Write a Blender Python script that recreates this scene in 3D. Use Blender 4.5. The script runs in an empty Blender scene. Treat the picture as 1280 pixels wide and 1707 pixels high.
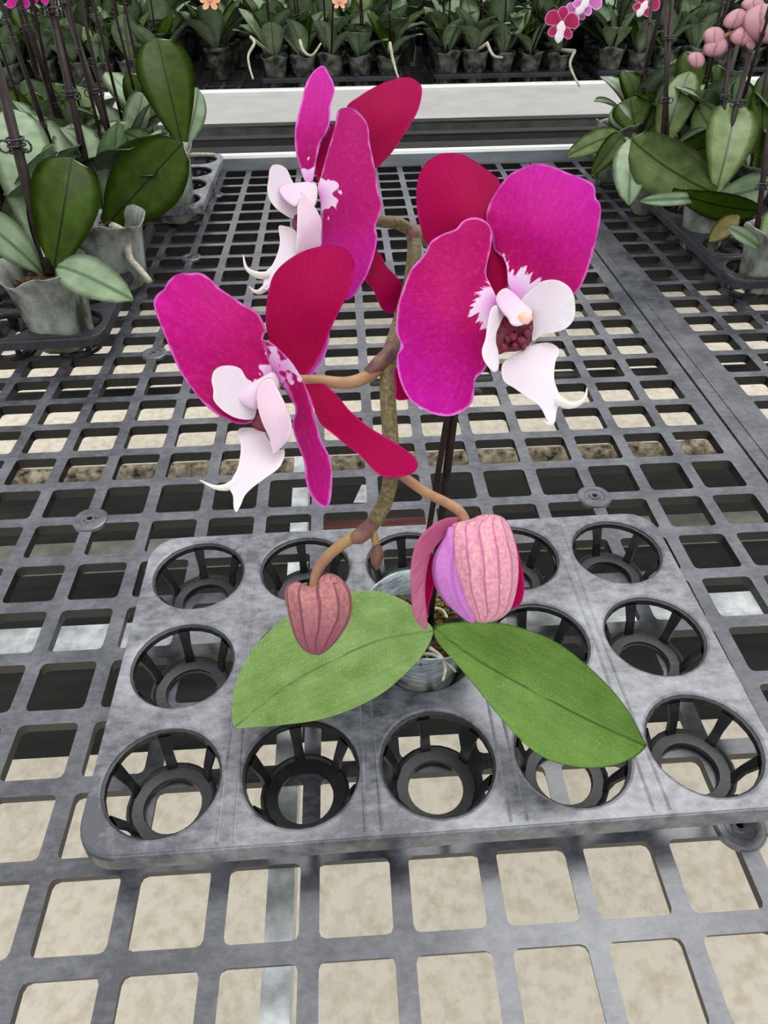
import bpy, math, random
import numpy as np
from mathutils import Vector, Matrix

# ------------------------------------------------------------------ camera, world, sun, exposure
S = 0.066                      # one unit = the pitch of the bench mesh = 66 mm
sc = bpy.context.scene
F_PX, W_PX, H_PX = 1173.88, 1280, 1707
CAM = np.array([4.7254, -9.5393, 8.2291]); YAW, PIT, ROL = 0.048237, 0.719195, -0.0143
_cy, _sy = math.cos(YAW), math.sin(YAW)
FW = np.array([_sy*math.cos(PIT), _cy*math.cos(PIT), -math.sin(PIT)])
_rt = np.array([_cy, -_sy, 0.0]); _up = np.cross(_rt, FW)
RT = _rt*math.cos(ROL) + _up*math.sin(ROL); UP = -_rt*math.sin(ROL) + _up*math.cos(ROL)
cam_d = bpy.data.cameras.new('camera'); cam = bpy.data.objects.new('camera', cam_d)
sc.collection.objects.link(cam); sc.camera = cam
cam_d.sensor_fit = 'HORIZONTAL'; cam_d.sensor_width = 36; cam_d.lens = 36*F_PX/W_PX
cam_d.clip_start = 0.01; cam_d.clip_end = 200
cam.matrix_world = Matrix(((RT[0], UP[0], -FW[0], CAM[0]*S), (RT[1], UP[1], -FW[1], CAM[1]*S),
                           (RT[2], UP[2], -FW[2], CAM[2]*S), (0, 0, 0, 1)))
sc.view_settings.view_transform = 'Standard'; sc.view_settings.look = 'None'
sc.view_settings.gamma = 1; sc.view_settings.use_curve_mapping = False
sc.view_settings.exposure = 0.28

world = bpy.data.worlds.new('greenhouse_daylight'); sc.world = world; world.use_nodes = True
wn, wl = world.node_tree.nodes, world.node_tree.links
bg = wn['Background']; tc = wn.new('ShaderNodeTexCoord'); sep = wn.new('ShaderNodeSeparateXYZ')
rmp = wn.new('ShaderNodeValToRGB')
rmp.color_ramp.elements[0].position = 0.0; rmp.color_ramp.elements[0].color = (0.80, 0.82, 0.84, 1)
rmp.color_ramp.elements[1].position = 0.75; rmp.color_ramp.elements[1].color = (1.0, 1.0, 1.0, 1)
wl.new(tc.outputs['Generated'], sep.inputs[0]); wl.new(sep.outputs['Z'], rmp.inputs[0]); wl.new(rmp.outputs[0], bg.inputs['Color'])
bg.inputs['Strength'].default_value = 1.0
sun_d = bpy.data.lights.new('diffuse_sun', 'SUN'); sun_d.energy = 1.1; sun_d.angle = math.radians(35)
sun = bpy.data.objects.new('diffuse_sun', sun_d); sc.collection.objects.link(sun)
sun.rotation_euler = (math.radians(-18), math.radians(12), 0)

# ------------------------------------------------------------------ helpers
rnd = random.Random(7)
def lin(c):
    return tuple(((v/255)/12.92 if v/255 <= .04045 else ((v/255+.055)/1.055)**2.4) for v in c[:3]) + (1.0,)

def at(x, y, D):
    """world point (units) of photo pixel x,y at distance D along the view axis"""
    return CAM + D*(FW + (x-640)/F_PX*RT - (y-853.5)/F_PX*UP)
def at_z(x, y, z):
    d = FW + (x-640)/F_PX*RT - (y-853.5)/F_PX*UP
    return CAM + (z-CAM[2])/d[2]*d

def mesh(name, verts, faces, mats, parent=None, smooth=True, uv=None, attrs=None, midx=None, label=None):
    me = bpy.data.meshes.new(name)
    me.from_pydata([tuple(float(c)*S for c in v) for v in verts], [], faces)
    if not isinstance(mats, (list, tuple)): mats = [mats]
    for m in mats: me.materials.append(m)
    if midx is not None: me.polygons.foreach_set('material_index', midx)
    if smooth: me.polygons.foreach_set('use_smooth', [True]*len(me.polygons))
    if uv is not None:
        l = me.uv_layers.new(name='uv')
        vi = np.zeros(len(me.loops), dtype=int); me.loops.foreach_get('vertex_index', vi)
        l.data.foreach_set('uv', np.asarray(uv, float)[vi].ravel())
    for k, vals in (attrs or {}).items():
        a = me.attributes.new(k, 'FLOAT', 'POINT'); a.data.foreach_set('value', np.asarray(vals, float))
    me.update()
    o = bpy.data.objects.new(name, me); sc.collection.objects.link(o)
    if parent is not None:
        o.parent = parent
        if parent.type == 'EMPTY': o.matrix_parent_inverse = parent.matrix_basis.inverted()
    if label: o['label'] = label
    return o

class MB:
    """collects shapes for ONE mesh object"""
    def __init__(s): s.v = []; s.f = []
    def add(s, vs, fs):
        b = len(s.v); s.v += [tuple(v) for v in vs]; s.f += [tuple(b+i for i in f) for f in fs]
    def box(s, x0, x1, y0, y1, z0, z1):
        s.add([(x, y, z) for z in (z0, z1) for y in (y0, y1) for x in (x0, x1)],
              [(0,2,3,1), (4,5,7,6), (0,1,5,4), (2,6,7,3), (0,4,6,2), (1,3,7,5)])
    def tube(s, pts, rad, n=10, cap=True):
        P = [np.array(p, float) for p in pts]; R_ = rad if hasattr(rad, '__len__') else [rad]*len(P)
        b = []; prev = None
        for i, p in enumerate(P):
            t = P[min(i+1, len(P)-1)] - P[max(i-1, 0)]; t = t/(np.linalg.norm(t)+1e-9)
            a = prev if prev is not None else (np.array([0, 0, 1.]) if abs(t[2]) < .9 else np.array([1., 0, 0]))
            a = a - t*(a@t); a /= np.linalg.norm(a)+1e-9; c = np.cross(t, a); prev = a
            for k in range(n):
                th = 2*math.pi*k/n; b.append(p + R_[i]*(a*math.cos(th) + c*math.sin(th)))
        fs = [(i*n+k, i*n+(k+1) % n, (i+1)*n+(k+1) % n, (i+1)*n+k) for i in range(len(P)-1) for k in range(n)]
        if cap:
            fs += [tuple(range(n))[::-1], tuple((len(P)-1)*n+k for k in range(n))]
        s.add(b, fs)
    def lathe(s, prof, cx=0, cy=0, n=24, wob=None):
        b = []
        for j, (r, z) in enumerate(prof):
            for k in range(n):
                th = 2*math.pi*k/n; rr, zz = r, z
                if wob: rr, zz = wob(j, th, r, z)
                b.append((cx+rr*math.cos(th), cy+rr*math.sin(th), zz))
        fs = [(j*n+k, j*n+(k+1) % n, (j+1)*n+(k+1) % n, (j+1)*n+k) for j in range(len(prof)-1) for k in range(n)]
        s.add(b, fs)
    def blob(s, c, r, jit=.25, rr=rnd):
        vs = []; n, m = 7, 5
        for j in range(m+1):
            ph = math.pi*j/m
            for k in range(n):
                th = 2*math.pi*k/n; q = 1+rr.uniform(-jit, jit)
                vs.append((c[0]+r[0]*q*math.sin(ph)*math.cos(th), c[1]+r[1]*q*math.sin(ph)*math.sin(th), c[2]+r[2]*q*math.cos(ph)))
        s.add(vs, [(j*n+k, j*n+(k+1) % n, (j+1)*n+(k+1) % n, (j+1)*n+k) for j in range(m) for k in range(n)])
    def build(s, name, mat, parent=None, smooth=True, label=None):
        return mesh(name, s.v, s.f, mat, parent, smooth, label=label)

def thing(name, label, cat, loc=(0, 0, 0), group=None):
    o = bpy.data.objects.new(name, None); sc.collection.objects.link(o)
    o.empty_display_size = .02
    o.location = Vector(loc)*S; o['label'] = label; o['category'] = cat
    if group: o['group'] = group
    return o
def tag(o, label, cat, group=None, kind=None):
    o['label'] = label; o['category'] = cat
    if group: o['group'] = group
    if kind: o['kind'] = kind
    return o
def struct(o): o['kind'] = 'structure'; return o
def dup(root, loc, rz=0, sc_=1, label=None, group=None):
    r = root.copy(); sc.collection.objects.link(r); r.location = Vector(loc)*S
    r.rotation_euler = (0, 0, rz); r.scale = (sc_,)*3
    if label: r['label'] = label
    if group: r['group'] = group
    for ch in list(root.children):
        c = ch.copy(); sc.collection.objects.link(c); c.parent = r
        for g in ch.children:
            d = g.copy(); sc.collection.objects.link(d); d.parent = c
    return r

def catmull(P, k=5, closed=True):
    P = np.array(P, float); n = len(P); out = []
    rng = range(n) if closed else range(n-1)
    g = (lambda i: P[i % n]) if closed else (lambda i: P[min(max(i, 0), n-1)])
    for i in rng:
        p0, p1, p2, p3 = g(i-1), g(i), g(i+1), g(i+2)
        for j in range(k):
            t = j/k
            out.append(.5*((2*p1)+(-p0+p2)*t+(2*p0-5*p1+4*p2-p3)*t*t+(-p0+3*p1-3*p2+p3)*t**3))
    if not closed: out.append(P[-1])
    return np.array(out)

def tps(ctrl):
    """smooth surface value(x,y) through control points (x,y,value)"""
    C = np.array(ctrl, float); X = C[:, :2]/100; n = len(C)
    U = lambda r2: np.where(r2 > 1e-12, r2*np.log(r2+1e-12), 0)
    if n < 3:
        m = C[:, 2].mean(); return lambda x, y: m+0*x
    K = U(((X[:, None]-X[None])**2).sum(-1)) + np.eye(n)*1e-3
    Pm = np.hstack([np.ones((n, 1)), X]); A = np.zeros((n+3, n+3)); A[:n, :n] = K; A[:n, n:] = Pm; A[n:, :n] = Pm.T
    A[n:, n:] -= np.eye(3)*1e-9
    w = np.linalg.solve(A, np.concatenate([C[:, 2], [0, 0, 0]]))
    def f(x, y):
        q = np.array([x, y])/100
        return float(U(((X-q)**2).sum(1))@w[:n] + w[n] + q@w[n+1:])
    return f

def seg_dist(p, poly, closed=True):
    A = poly if closed else poly[:-1]; B = np.roll(poly, -1, 0) if closed else poly[1:]
    d = B-A; t = np.clip(((p-A)*d).sum(1)/((d*d).sum(1)+1e-9), 0, 1)
    return np.sqrt((((A+d*t[:, None])-p)**2).sum(1).min())

RINGS = [0, .15, .3, .45, .58, .7, .8, .88, .94, .975, 1.0]
def blade(name, pts, mat, parent, ctrl=None, zctrl=None, center=None, base=None, mid=None, thick=.014, front=0.0, back=0.0,
          ridges=0, tf=None, ruffle=0, sub=5, label=None, lat=False):
    """a solid petal / leaf / bud: traced outline on a curved surface of its own, with thickness"""
    T = tf or (lambda p: p)
    O = catmull([T(p) for p in pts], sub); N = len(O)
    cen = np.array(T(center)) if center else O.mean(0)
    f = tps([(*T(c[:2]), c[2]) for c in (ctrl or zctrl)])
    bp_ = np.array(T(base), float) if base else O[0]
    far = O[((O-bp_)**2).sum(1).argmax()]; L = np.linalg.norm(far-bp_); ax = (far-bp_)/L; pr = np.array([-ax[1], ax[0]])
    M = catmull([T(p) for p in mid], 6, False) if mid else np.array([bp_, far])
    V = []; Bk = []; uv = []; rim = []; md = []
    ph = rnd.uniform(0, 6)
    y_of = O[:, 1]
    def place(p, s, k, side):
        d = f(p[0], p[1])
        if ctrl: q = at(p[0], p[1], d)
        else: q = at_z(p[0], p[1], d)
        ray = q-CAM; D = ray@FW; ray = ray/np.linalg.norm(ray)
        w = math.sqrt(max(0, 1-s**2.2))
        off = ruffle*s**3*math.sin(ph+k*2*math.pi*5/N)*.6 + ruffle*s**4*math.sin(ph*2+k*2*math.pi*11/N)*.4
        bl = front if side == 0 else back
        if ridges and bl:
            off += -ridges*w*math.cos(LAT*math.pi*3.5)*.5*(1 if side == 0 else -1)
        q = q + ray*(off + (-bl*w if side == 0 else bl*w + thick*min(1, (1-s)*8)))
        return q, D
    def latc(p):
        xs = []
        for a, b in zip(O, np.roll(O, -1, 0)):
            if (a[1]-p[1])*(b[1]-p[1]) <= 0 and a[1] != b[1]: xs.append(a[0]+(p[1]-a[1])/(b[1]-a[1])*(b[0]-a[0]))
        if len(xs) < 2: return 0
        l, r = min(xs), max(xs); return 0 if r-l < 1 else max(-1, min(1, 2*(p[0]-l)/(r-l)-1))
    idx = []
    for s in RINGS:
        row = []
        for k in range(N if s > 0 else 1):
            p = cen + s*(O[k]-cen); LAT = latc(p) if (lat or ridges) else 0
            q0, D = place(p, s, k, 0); q1, _ = place(p, s, k, 1)
            row.append(len(V)); V.append(q0); Bk.append(q1)
            r = p-bp_
            uv.append((LAT, (p[1]-y_of.min())/(y_of.max()-y_of.min())) if lat else (r@ax/L, r@pr/L))
            rim.append(seg_dist(p, O)*D/F_PX); md.append(seg_dist(p, M, False)*D/F_PX)
        idx.append(row)
    n = len(V); F = []
    def fan(o, flip):
        for k in range(N):
            a, b = idx[1][k]+o, idx[1][(k+1) % N]+o
            F.append((o+idx[0][0], b, a) if flip else (o+idx[0][0], a, b))
        for j in range(1, len(RINGS)-1):
            for k in range(N):
                a, b, c, d = idx[j][k]+o, idx[j][(k+1) % N]+o, idx[j+1][(k+1) % N]+o, idx[j+1][k]+o
                F.append((a, b, c, d) if flip else (d, c, b, a))
    fan(0, False); m0 = len(F); fan(n, True)
    for k in range(N):
        a, b = idx[-1][k], idx[-1][(k+1) % N]; F.append((a, b, b+n, a+n))
    return mesh(name, V+Bk, F, mat, parent, True, uv+uv, {'rim': rim+rim, 'mid': md+md}, label=label)

# ------------------------------------------------------------------ materials
def nodes(name):
    m = bpy.data.materials.new(name); m.use_nodes = True
    nt = m.node_tree; b = nt.nodes['Principled BSDF']; return m, nt, b
class G:
    """small node-graph helper"""
    def __init__(s, nt): s.nt = nt
    def n(s, t, **kw):
        x = s.nt.nodes.new(t)
        for k, v in kw.items(): setattr(x, k, v)
        return x
    def put(s, sock, v):
        if hasattr(v, 'is_linked') or isinstance(v, bpy.types.NodeSocket): s.nt.links.new(v, sock)
        else: sock.default_value = v
    def m(s, op, a, b=0.0, c=None):
        x = s.n('ShaderNodeMath', operation=op); s.put(x.inputs[0], a); s.put(x.inputs[1], b)
        if c is not None: s.put(x.inputs[2], c)
        return x.outputs[0]
    def ramp(s, v, a, b, clamp=True):
        x = s.n('ShaderNodeMapRange'); s.put(x.inputs[0], v); x.inputs[1].default_value = a; x.inputs[2].default_value = b
        x.inputs[3].default_value = 0; x.inputs[4].default_value = 1; return x.outputs[0]
    def mix(s, f, a, b):
        x = s.n('ShaderNodeMix', data_type='RGBA'); s.put(x.inputs[0], f); s.put(x.inputs[6], a); s.put(x.inputs[7], b); return x.outputs[2]
    def noise(s, vec=None, scale=5, det=3, rough=.5):
        x = s.n('ShaderNodeTexNoise'); x.inputs['Scale'].default_value = scale; x.inputs['Detail'].default_value = det
        x.inputs['Roughness'].default_value = rough
        if vec is not None: s.put(x.inputs['Vector'], vec)
        return x.outputs['Fac']
    def obj(s): return s.n('ShaderNodeTexCoord').outputs['Object']
    def uv(s): return s.n('ShaderNodeTexCoord').outputs['UV']
    def scale(s, vec, sx, sy, sz):
        x = s.n('ShaderNodeMapping'); s.put(x.inputs[0], vec); x.inputs['Scale'].default_value = (sx, sy, sz); return x.outputs[0]
    def attr(s, nm): return s.n('ShaderNodeAttribute', attribute_name=nm).outputs['Fac']
    def bump(s, h, b, st=.3, dist=.001):
        x = s.n('ShaderNodeBump'); x.inputs['Strength'].default_value = st; x.inputs['Distance'].default_value = dist
        s.put(x.inputs['Height'], h); s.nt.links.new(x.outputs[0], b.inputs['Normal'])

def plain(name, c1, c2=None, rough=.5, scale=30, metal=0, bump=0, stretch=(1, 1, 1), lo=.35, hi=.65, det=4, spec=.5):
    m, nt, b = nodes(name); g = G(nt)
    b.inputs['Roughness'].default_value = rough; b.inputs['Metallic'].default_value = metal
    b.inputs['Specular IOR Level'].default_value = spec
    nz = g.noise(g.scale(g.obj(), *stretch), scale, det, .6)
    g.put(b.inputs['Base Color'], g.mix(g.ramp(nz, lo, hi), lin(c1), lin(c2 or c1)))
    if bump: g.bump(nz, b, bump, .002)
    return m

def petal_mat(name, deep, light, rimc=(232, 130, 222), patch=None, patch_r=.25, cart=False, rimw=.017, vein=.25, trans=.16, rough=.6, spec=.12):
    m, nt, b = nodes(name); g = G(nt); uv = g.uv()
    sp = g.n('ShaderNodeSeparateXYZ'); g.put(sp.inputs[0], uv); u, v = sp.outputs[0], sp.outputs[1]
    ang = g.m('ARCTAN2', v, g.m('ADD', u, .12)); r = g.m('SQRT', g.m('ADD', g.m('MULTIPLY', u, u), g.m('MULTIPLY', v, v)))
    cb = g.n('ShaderNodeCombineXYZ'); g.put(cb.inputs[0], g.m('MULTIPLY', ang, 26.0)); g.put(cb.inputs[1], g.m('MULTIPLY', r, 3.0))
    nv = g.noise(cb.outputs[0], 1.6, 3, .6)
    n2 = g.noise(g.obj(), 420, 2, .5)
    col = g.mix(g.ramp(u, .25, 1.05), lin(deep), lin(light))
    dk = tuple(c*.72 for c in deep)
    col = g.mix(g.m('MULTIPLY', g.ramp(nv, .42, .62), vein), col, lin(dk))
    col = g.mix(g.m('MULTIPLY', g.ramp(n2, .5, .8), .07), col, lin(rimc))
    col = g.mix(g.m('MULTIPLY', g.m('SUBTRACT', 1.0, g.ramp(g.m('ADD', g.attr('rim'), g.m('MULTIPLY', g.m('SUBTRACT', g.noise(g.obj(), 150, 2), .5), .03)), 0.0, rimw)), .85), col, lin(rimc))
    if patch:
        cb2 = g.n('ShaderNodeCombineXYZ'); g.put(cb2.inputs[0], g.m('MULTIPLY', ang, 2.6)); g.put(cb2.inputs[1], g.m('MULTIPLY', r, 2.2))
        na = g.noise(g.scale(uv, 8, 11, 9), 1.0, 1.5, .5) if cart else g.noise(cb2.outputs[0], 1.7, 3, .65)
        edge = g.m('SUBTRACT', g.m('ADD', r, g.m('MULTIPLY', g.m('SUBTRACT', na, .5), .55)), patch_r)
        col = g.mix(g.m('SUBTRACT', 1.0, g.ramp(edge, -.012, .012)), col, g.mix(g.ramp(r, 0, .16), lin((225, 120, 215)), lin(patch)))
    g.put(b.inputs['Base Color'], col); b.inputs['Roughness'].default_value = rough
    b.inputs['Specular IOR Level'].default_value = spec
    g.bump(nv, b, .3, .0012)
    tr = g.n('ShaderNodeBsdfTranslucent'); g.put(tr.inputs[0], col)
    mx = g.n('ShaderNodeMixShader'); mx.inputs[0].default_value = trans
    nt.links.new(b.outputs[0], mx.inputs[1]); nt.links.new(tr.outputs[0], mx.inputs[2])
    nt.links.new(mx.outputs[0], nt.nodes['Material Output'].inputs[0])
    return m

M_PETAL = petal_mat('petal_magenta', (184, 0, 102), (196, 6, 162), patch=(240, 214, 240), patch_r=.2)
M_PETAL_B = petal_mat('petal_magenta_small_patch', (180, 0, 96), (196, 4, 140), patch=(240, 214, 240), patch_r=.12, cart=True)
M_PETAL_C = petal_mat('petal_magenta_side', (180, 12, 108), (200, 14, 160), patch=(240, 214, 240), patch_r=.18, cart=True)
M_SEPAL = petal_mat('sepal_crimson', (150, 0, 58), (162, 2, 74), rimc=(200, 24, 116), rimw=.012, vein=.18, trans=.1, spec=.05)
M_SEPAL_L = petal_mat('sepal_lavender', (205, 60, 170), (215, 90, 190), rimw=.02)
M_LIP = petal_mat('lip_white', (238, 226, 236), (244, 240, 246), rimc=(246, 240, 232), vein=.06, trans=.25)
M_LIPP = petal_mat('lip_pale_pink', (234, 205, 222), (226, 200, 216), rimc=(244, 232, 238), vein=.08, trans=.2)
M_COL = petal_mat('column_pink_white', (236, 206, 232), (242, 228, 228), rimc=(238, 215, 225), vein=.05)
M_THROAT = plain('throat_maroon', (92, 10, 34), (130, 30, 60), .35, 300, bump=.5)
M_ANTHER = plain('anther_cap_cream', (238, 215, 205), (240, 190, 150), .4, 200)

def leaf_mat(name, a, b_, midc, rough=.38, speck=.35, spec=.25, midw=.03):
    m, nt, b = nodes(name); g = G(nt)
    n1 = g.noise(g.obj(), 40, 3, .5); n2 = g.noise(g.obj(), 900, 2, .7)
    cb = g.scale(g.uv(), 2, 60, 1); n3 = g.noise(cb, 1, 2, .5)
    col = g.mix(g.ramp(n1, .3, .7), lin(a), lin(b_))
    col = g.mix(g.m('MULTIPLY', g.ramp(n3, .4, .65), .22), col, lin(tuple(c*.8 for c in a)))
    col = g.mix(g.m('MULTIPLY', g.ramp(n2, .52, .75), speck), col, lin(tuple(min(255, c*1.25+28) for c in b_)))
    col = g.mix(g.m('SUBTRACT', 1.0, g.ramp(g.attr('mid'), midw*.25, midw)), col, lin(midc))
    g.put(b.inputs['Base Color'], col); b.inputs['Roughness'].default_value = rough
    b.inputs['Specular IOR Level'].default_value = spec
    g.bump(n2, b, .15, .0006)
    return m
M_LEAF = leaf_mat('leaf_bright_green', (90, 122, 50), (122, 150, 84), (76, 100, 42), .5, .35, midw=.02)
M_LEAF2 = leaf_mat('leaf_fresh_green', (78, 112, 36), (100, 134, 56), (54, 80, 22), .5, .35, midw=.02)
M_DARK = leaf_mat('leaf_dark_green', (40, 58, 6), (58, 80, 12), (20, 32, 6), .4, .04, midw=.035, spec=.1)
M_MID = leaf_mat('leaf_mid_green', (80, 100, 50), (116, 136, 82), (54, 72, 34), .38, .15, midw=.05)
M_PALE = leaf_mat('leaf_pale_underside', (112, 134, 100), (146, 164, 132), (84, 106, 76), .45, .15, midw=.06)
M_PURP = leaf_mat('leaf_purple_green', (44, 48, 26), (58, 54, 34), (30, 34, 14), .35, .08, midw=.05)

M_SPIKE = plain('flower_spike_olive', (92, 84, 48), (128, 114, 78), .55, 500, bump=.3, lo=.42, hi=.6)
M_PEDI = plain('pedicel_tan', (150, 110, 78), (176, 132, 96), .5, 120)
M_PEDI_G = plain('pedicel_yellow_green', (160, 130, 70), (140, 96, 80), .5, 60)
M_BRACT = plain('bract_purple_brown', (96, 52, 62), (128, 96, 76), .55, 200)
M_STAKE = plain('stake_dark_brown', (26, 15, 14), (44, 29, 26), .5, 60, spec=.2)
M_WIRE = plain('clip_dark_plastic', (34, 34, 34), (60, 60, 58), .35, 60)

def bud_mat(name, a, b_, vein, low=None, freq=5.5):
    m, nt, b = nodes(name); g = G(nt); sp = g.n('ShaderNodeSeparateXYZ'); g.put(sp.inputs[0], g.uv())
    v, u = sp.outputs[0], sp.outputs[1]
    nz = g.noise(g.obj(), 500, 3, .7); nw = g.noise(g.obj(), 60, 2)
    an = g.m('ARCSINE', g.m('MULTIPLY', v, .98))
    st = g.m('SINE', g.m('ADD', g.m('MULTIPLY', an, freq*2), g.m('MULTIPLY', nw, 3.0)))
    col = g.mix(g.ramp(nz, .38, .62), lin(a), lin(b_))
    if low: col = g.mix(g.ramp(u, .35, 1.0), col, lin(low))
    col = g.mix(g.m('MULTIPLY', g.ramp(st, .72, .98), .75), col, lin(vein))
    g.put(b.inputs['Base Color'], col); b.inputs['Roughness'].default_value = .5; b.inputs['Specular IOR Level'].default_value = .3
    g.bump(g.m('MULTIPLY', st, -1.0), b, .25, .001)
    return m
M_BUD_R = bud_mat('bud_pink_striped', (206, 132, 156), (226, 168, 178), (172, 84, 128), freq=7)
M_BUD_L = bud_mat('bud_rose_brown', (158, 96, 102), (184, 126, 120), (98, 38, 62), low=(140, 70, 92), freq=5.5)
M_BUD_P = bud_mat('bud_lilac_petal', (186, 112, 186), (196, 124, 192), (170, 90, 170), freq=3)
M_BUD_FAR = bud_mat('bud_dusty_pink', (170, 116, 126), (192, 142, 148), (132, 84, 96), freq=3)
M_BUD_T = plain('bud_tip_maroon', (92, 52, 58), (120, 98, 66), .5, 120)
M_HANG = petal_mat('hanging_sepal_pink', (176, 84, 122), (196, 122, 146), rimc=(188, 96, 134), vein=.4, rimw=.02)

def dusty(name, c, dust, rough, s1, lo, hi, amt, spec=.5):
    m, nt, b = nodes(name); b.inputs['Specular IOR Level'].default_value = spec; g = G(nt); ob = g.obj()
    n1 = g.noise(ob, s1, 5, .65); n2 = g.noise(g.scale(ob, 1, 1.6, 1), s1*6, 4, .7)
    f = g.m('MULTIPLY', g.ramp(g.m('ADD', g.m('MULTIPLY', n1, .6), g.m('MULTIPLY', n2, .4)), lo, hi), amt)
    g.put(b.inputs['Base Color'], g.mix(f, lin(c), lin(dust))); b.inputs['Roughness'].default_value = rough
    g.bump(n2, b, .15, .0008)
    return m
M_GRID = dusty('bench_mesh_plastic', (48, 50, 58), (118, 120, 127), .3, 16, .42, .62, .6, .9)
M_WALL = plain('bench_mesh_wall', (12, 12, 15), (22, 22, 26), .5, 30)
M_TRAY = dusty('tray_plastic', (68, 71, 78), (168, 170, 176), .3, 11, .42, .64, .75, .8)
M_CUP = dusty('tray_cup_plastic', (22, 22, 25), (66, 66, 70), .4, 40, .45, .7, .5)
M_TRAYD = dusty('tray_plastic_dark', (34, 35, 40), (80, 82, 88), .4, 20, .42, .7, .6)
M_ALU = plain('rail_aluminium', (222, 222, 222), (236, 236, 236), .45, 8, metal=.0, stretch=(1, 6, 6), bump=.05)
M_GALV = plain('galvanised_steel', (186, 194, 196), (238, 242, 242), .38, 60, metal=.15, bump=.1)
M_GALVD = plain('weathered_pipe', (112, 118, 106), (150, 154, 142), .6, 30, metal=.1)
M_BEAM = plain('dark_beam', (52, 55, 56), (78, 82, 82), .6, 20)
M_ALU_SHADED = plain('rail_aluminium_shaded', (138, 145, 150), (164, 170, 174), .35, 8, stretch=(1, 6, 6), metal=.2)  # same aluminium, darkened in colour as the shaded side of the near rail
M_BLACK = plain('black_pipe', (26, 26, 28), (46, 46, 48), .5, 20)
M_CONC = plain('concrete', (186, 174, 148), (222, 214, 196), .85, 40, bump=.2, lo=.2, hi=.58, det=8)
M_SOIL_SHADE = plain('soil_with_shade', (12, 12, 12), (40, 40, 38), .95, 10, bump=.6, stretch=(.25, 1.5, 1), det=8)  # soil, its colour sunk near black to hold the shade under the benches too
M_MOSS = plain('mossy_kerb', (40, 34, 20), (190, 178, 150), .95, 30, bump=.8, det=8)
M_BARK = plain('bark_chips', (50, 32, 20), (112, 82, 50), .9, 160, bump=.6)
M_MOSSG = plain('moss_tuft', (60, 70, 24), (140, 130, 70), .9, 200, bump=.6)
M_ROOT = plain('root_pale', (150, 146, 128), (196, 190, 172), .6, 120)
M_POT = plain('pot_cloudy_plastic', (54, 60, 44), (176, 182, 174), .28, 24, stretch=(1, 1, .6), lo=.36, hi=.68, det=6)
M_POTC = plain('pot_clear_rim', (112, 124, 128), (184, 198, 204), .25, 60, stretch=(1, 1, 6))
M_POTD = plain('pot_dark_plastic', (36, 38, 34), (134, 138, 128), .3, 26, lo=.4, hi=.72, det=6)
M_DEAD = plain('leaf_yellowed', (104, 96, 22), (70, 62, 12), .5, 40)

# ------------------------------------------------------------------ setting: floor
fl = MB(); fl.box(-60, 70, -30, 2.6, -12.6, -12); fl.box(-60, 70, 17.8, 36.5, -12.6, -12)
struct(fl.build('floor', M_CONC, smooth=False))
fl = MB(); fl.box(-60, 70, 2.6, 17.3, -13.6, -12.9); struct(fl.build('floor', M_SOIL_SHADE, smooth=False))
fl = MB(); fl.box(-60, 70, 36.5, 140, -13, -12.3); struct(fl.build('floor', M_SOIL_SHADE, smooth=False))  # ground below the far bench, its shade carried by the dark colour
# rough kerb at the edge of the aisle
def kerb():
    vs = []; fs = []; n = 220; prof = [(17.2, -13), (17.15, -12.4), (17.35, -12.1), (17.8, -12.0)]
    for i in range(n+1):
        for (y, z) in prof:
            vs.append((-60+130*i/n, y+rnd.uniform(-.12, .12), z+rnd.uniform(-.08, .06)))
    for i in range(n):
        for j in range(3): a = i*4+j; fs.append((a, a+4, a+5, a+1))
    return mesh('trim_1', vs, fs, M_MOSS)
struct(kerb())

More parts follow.
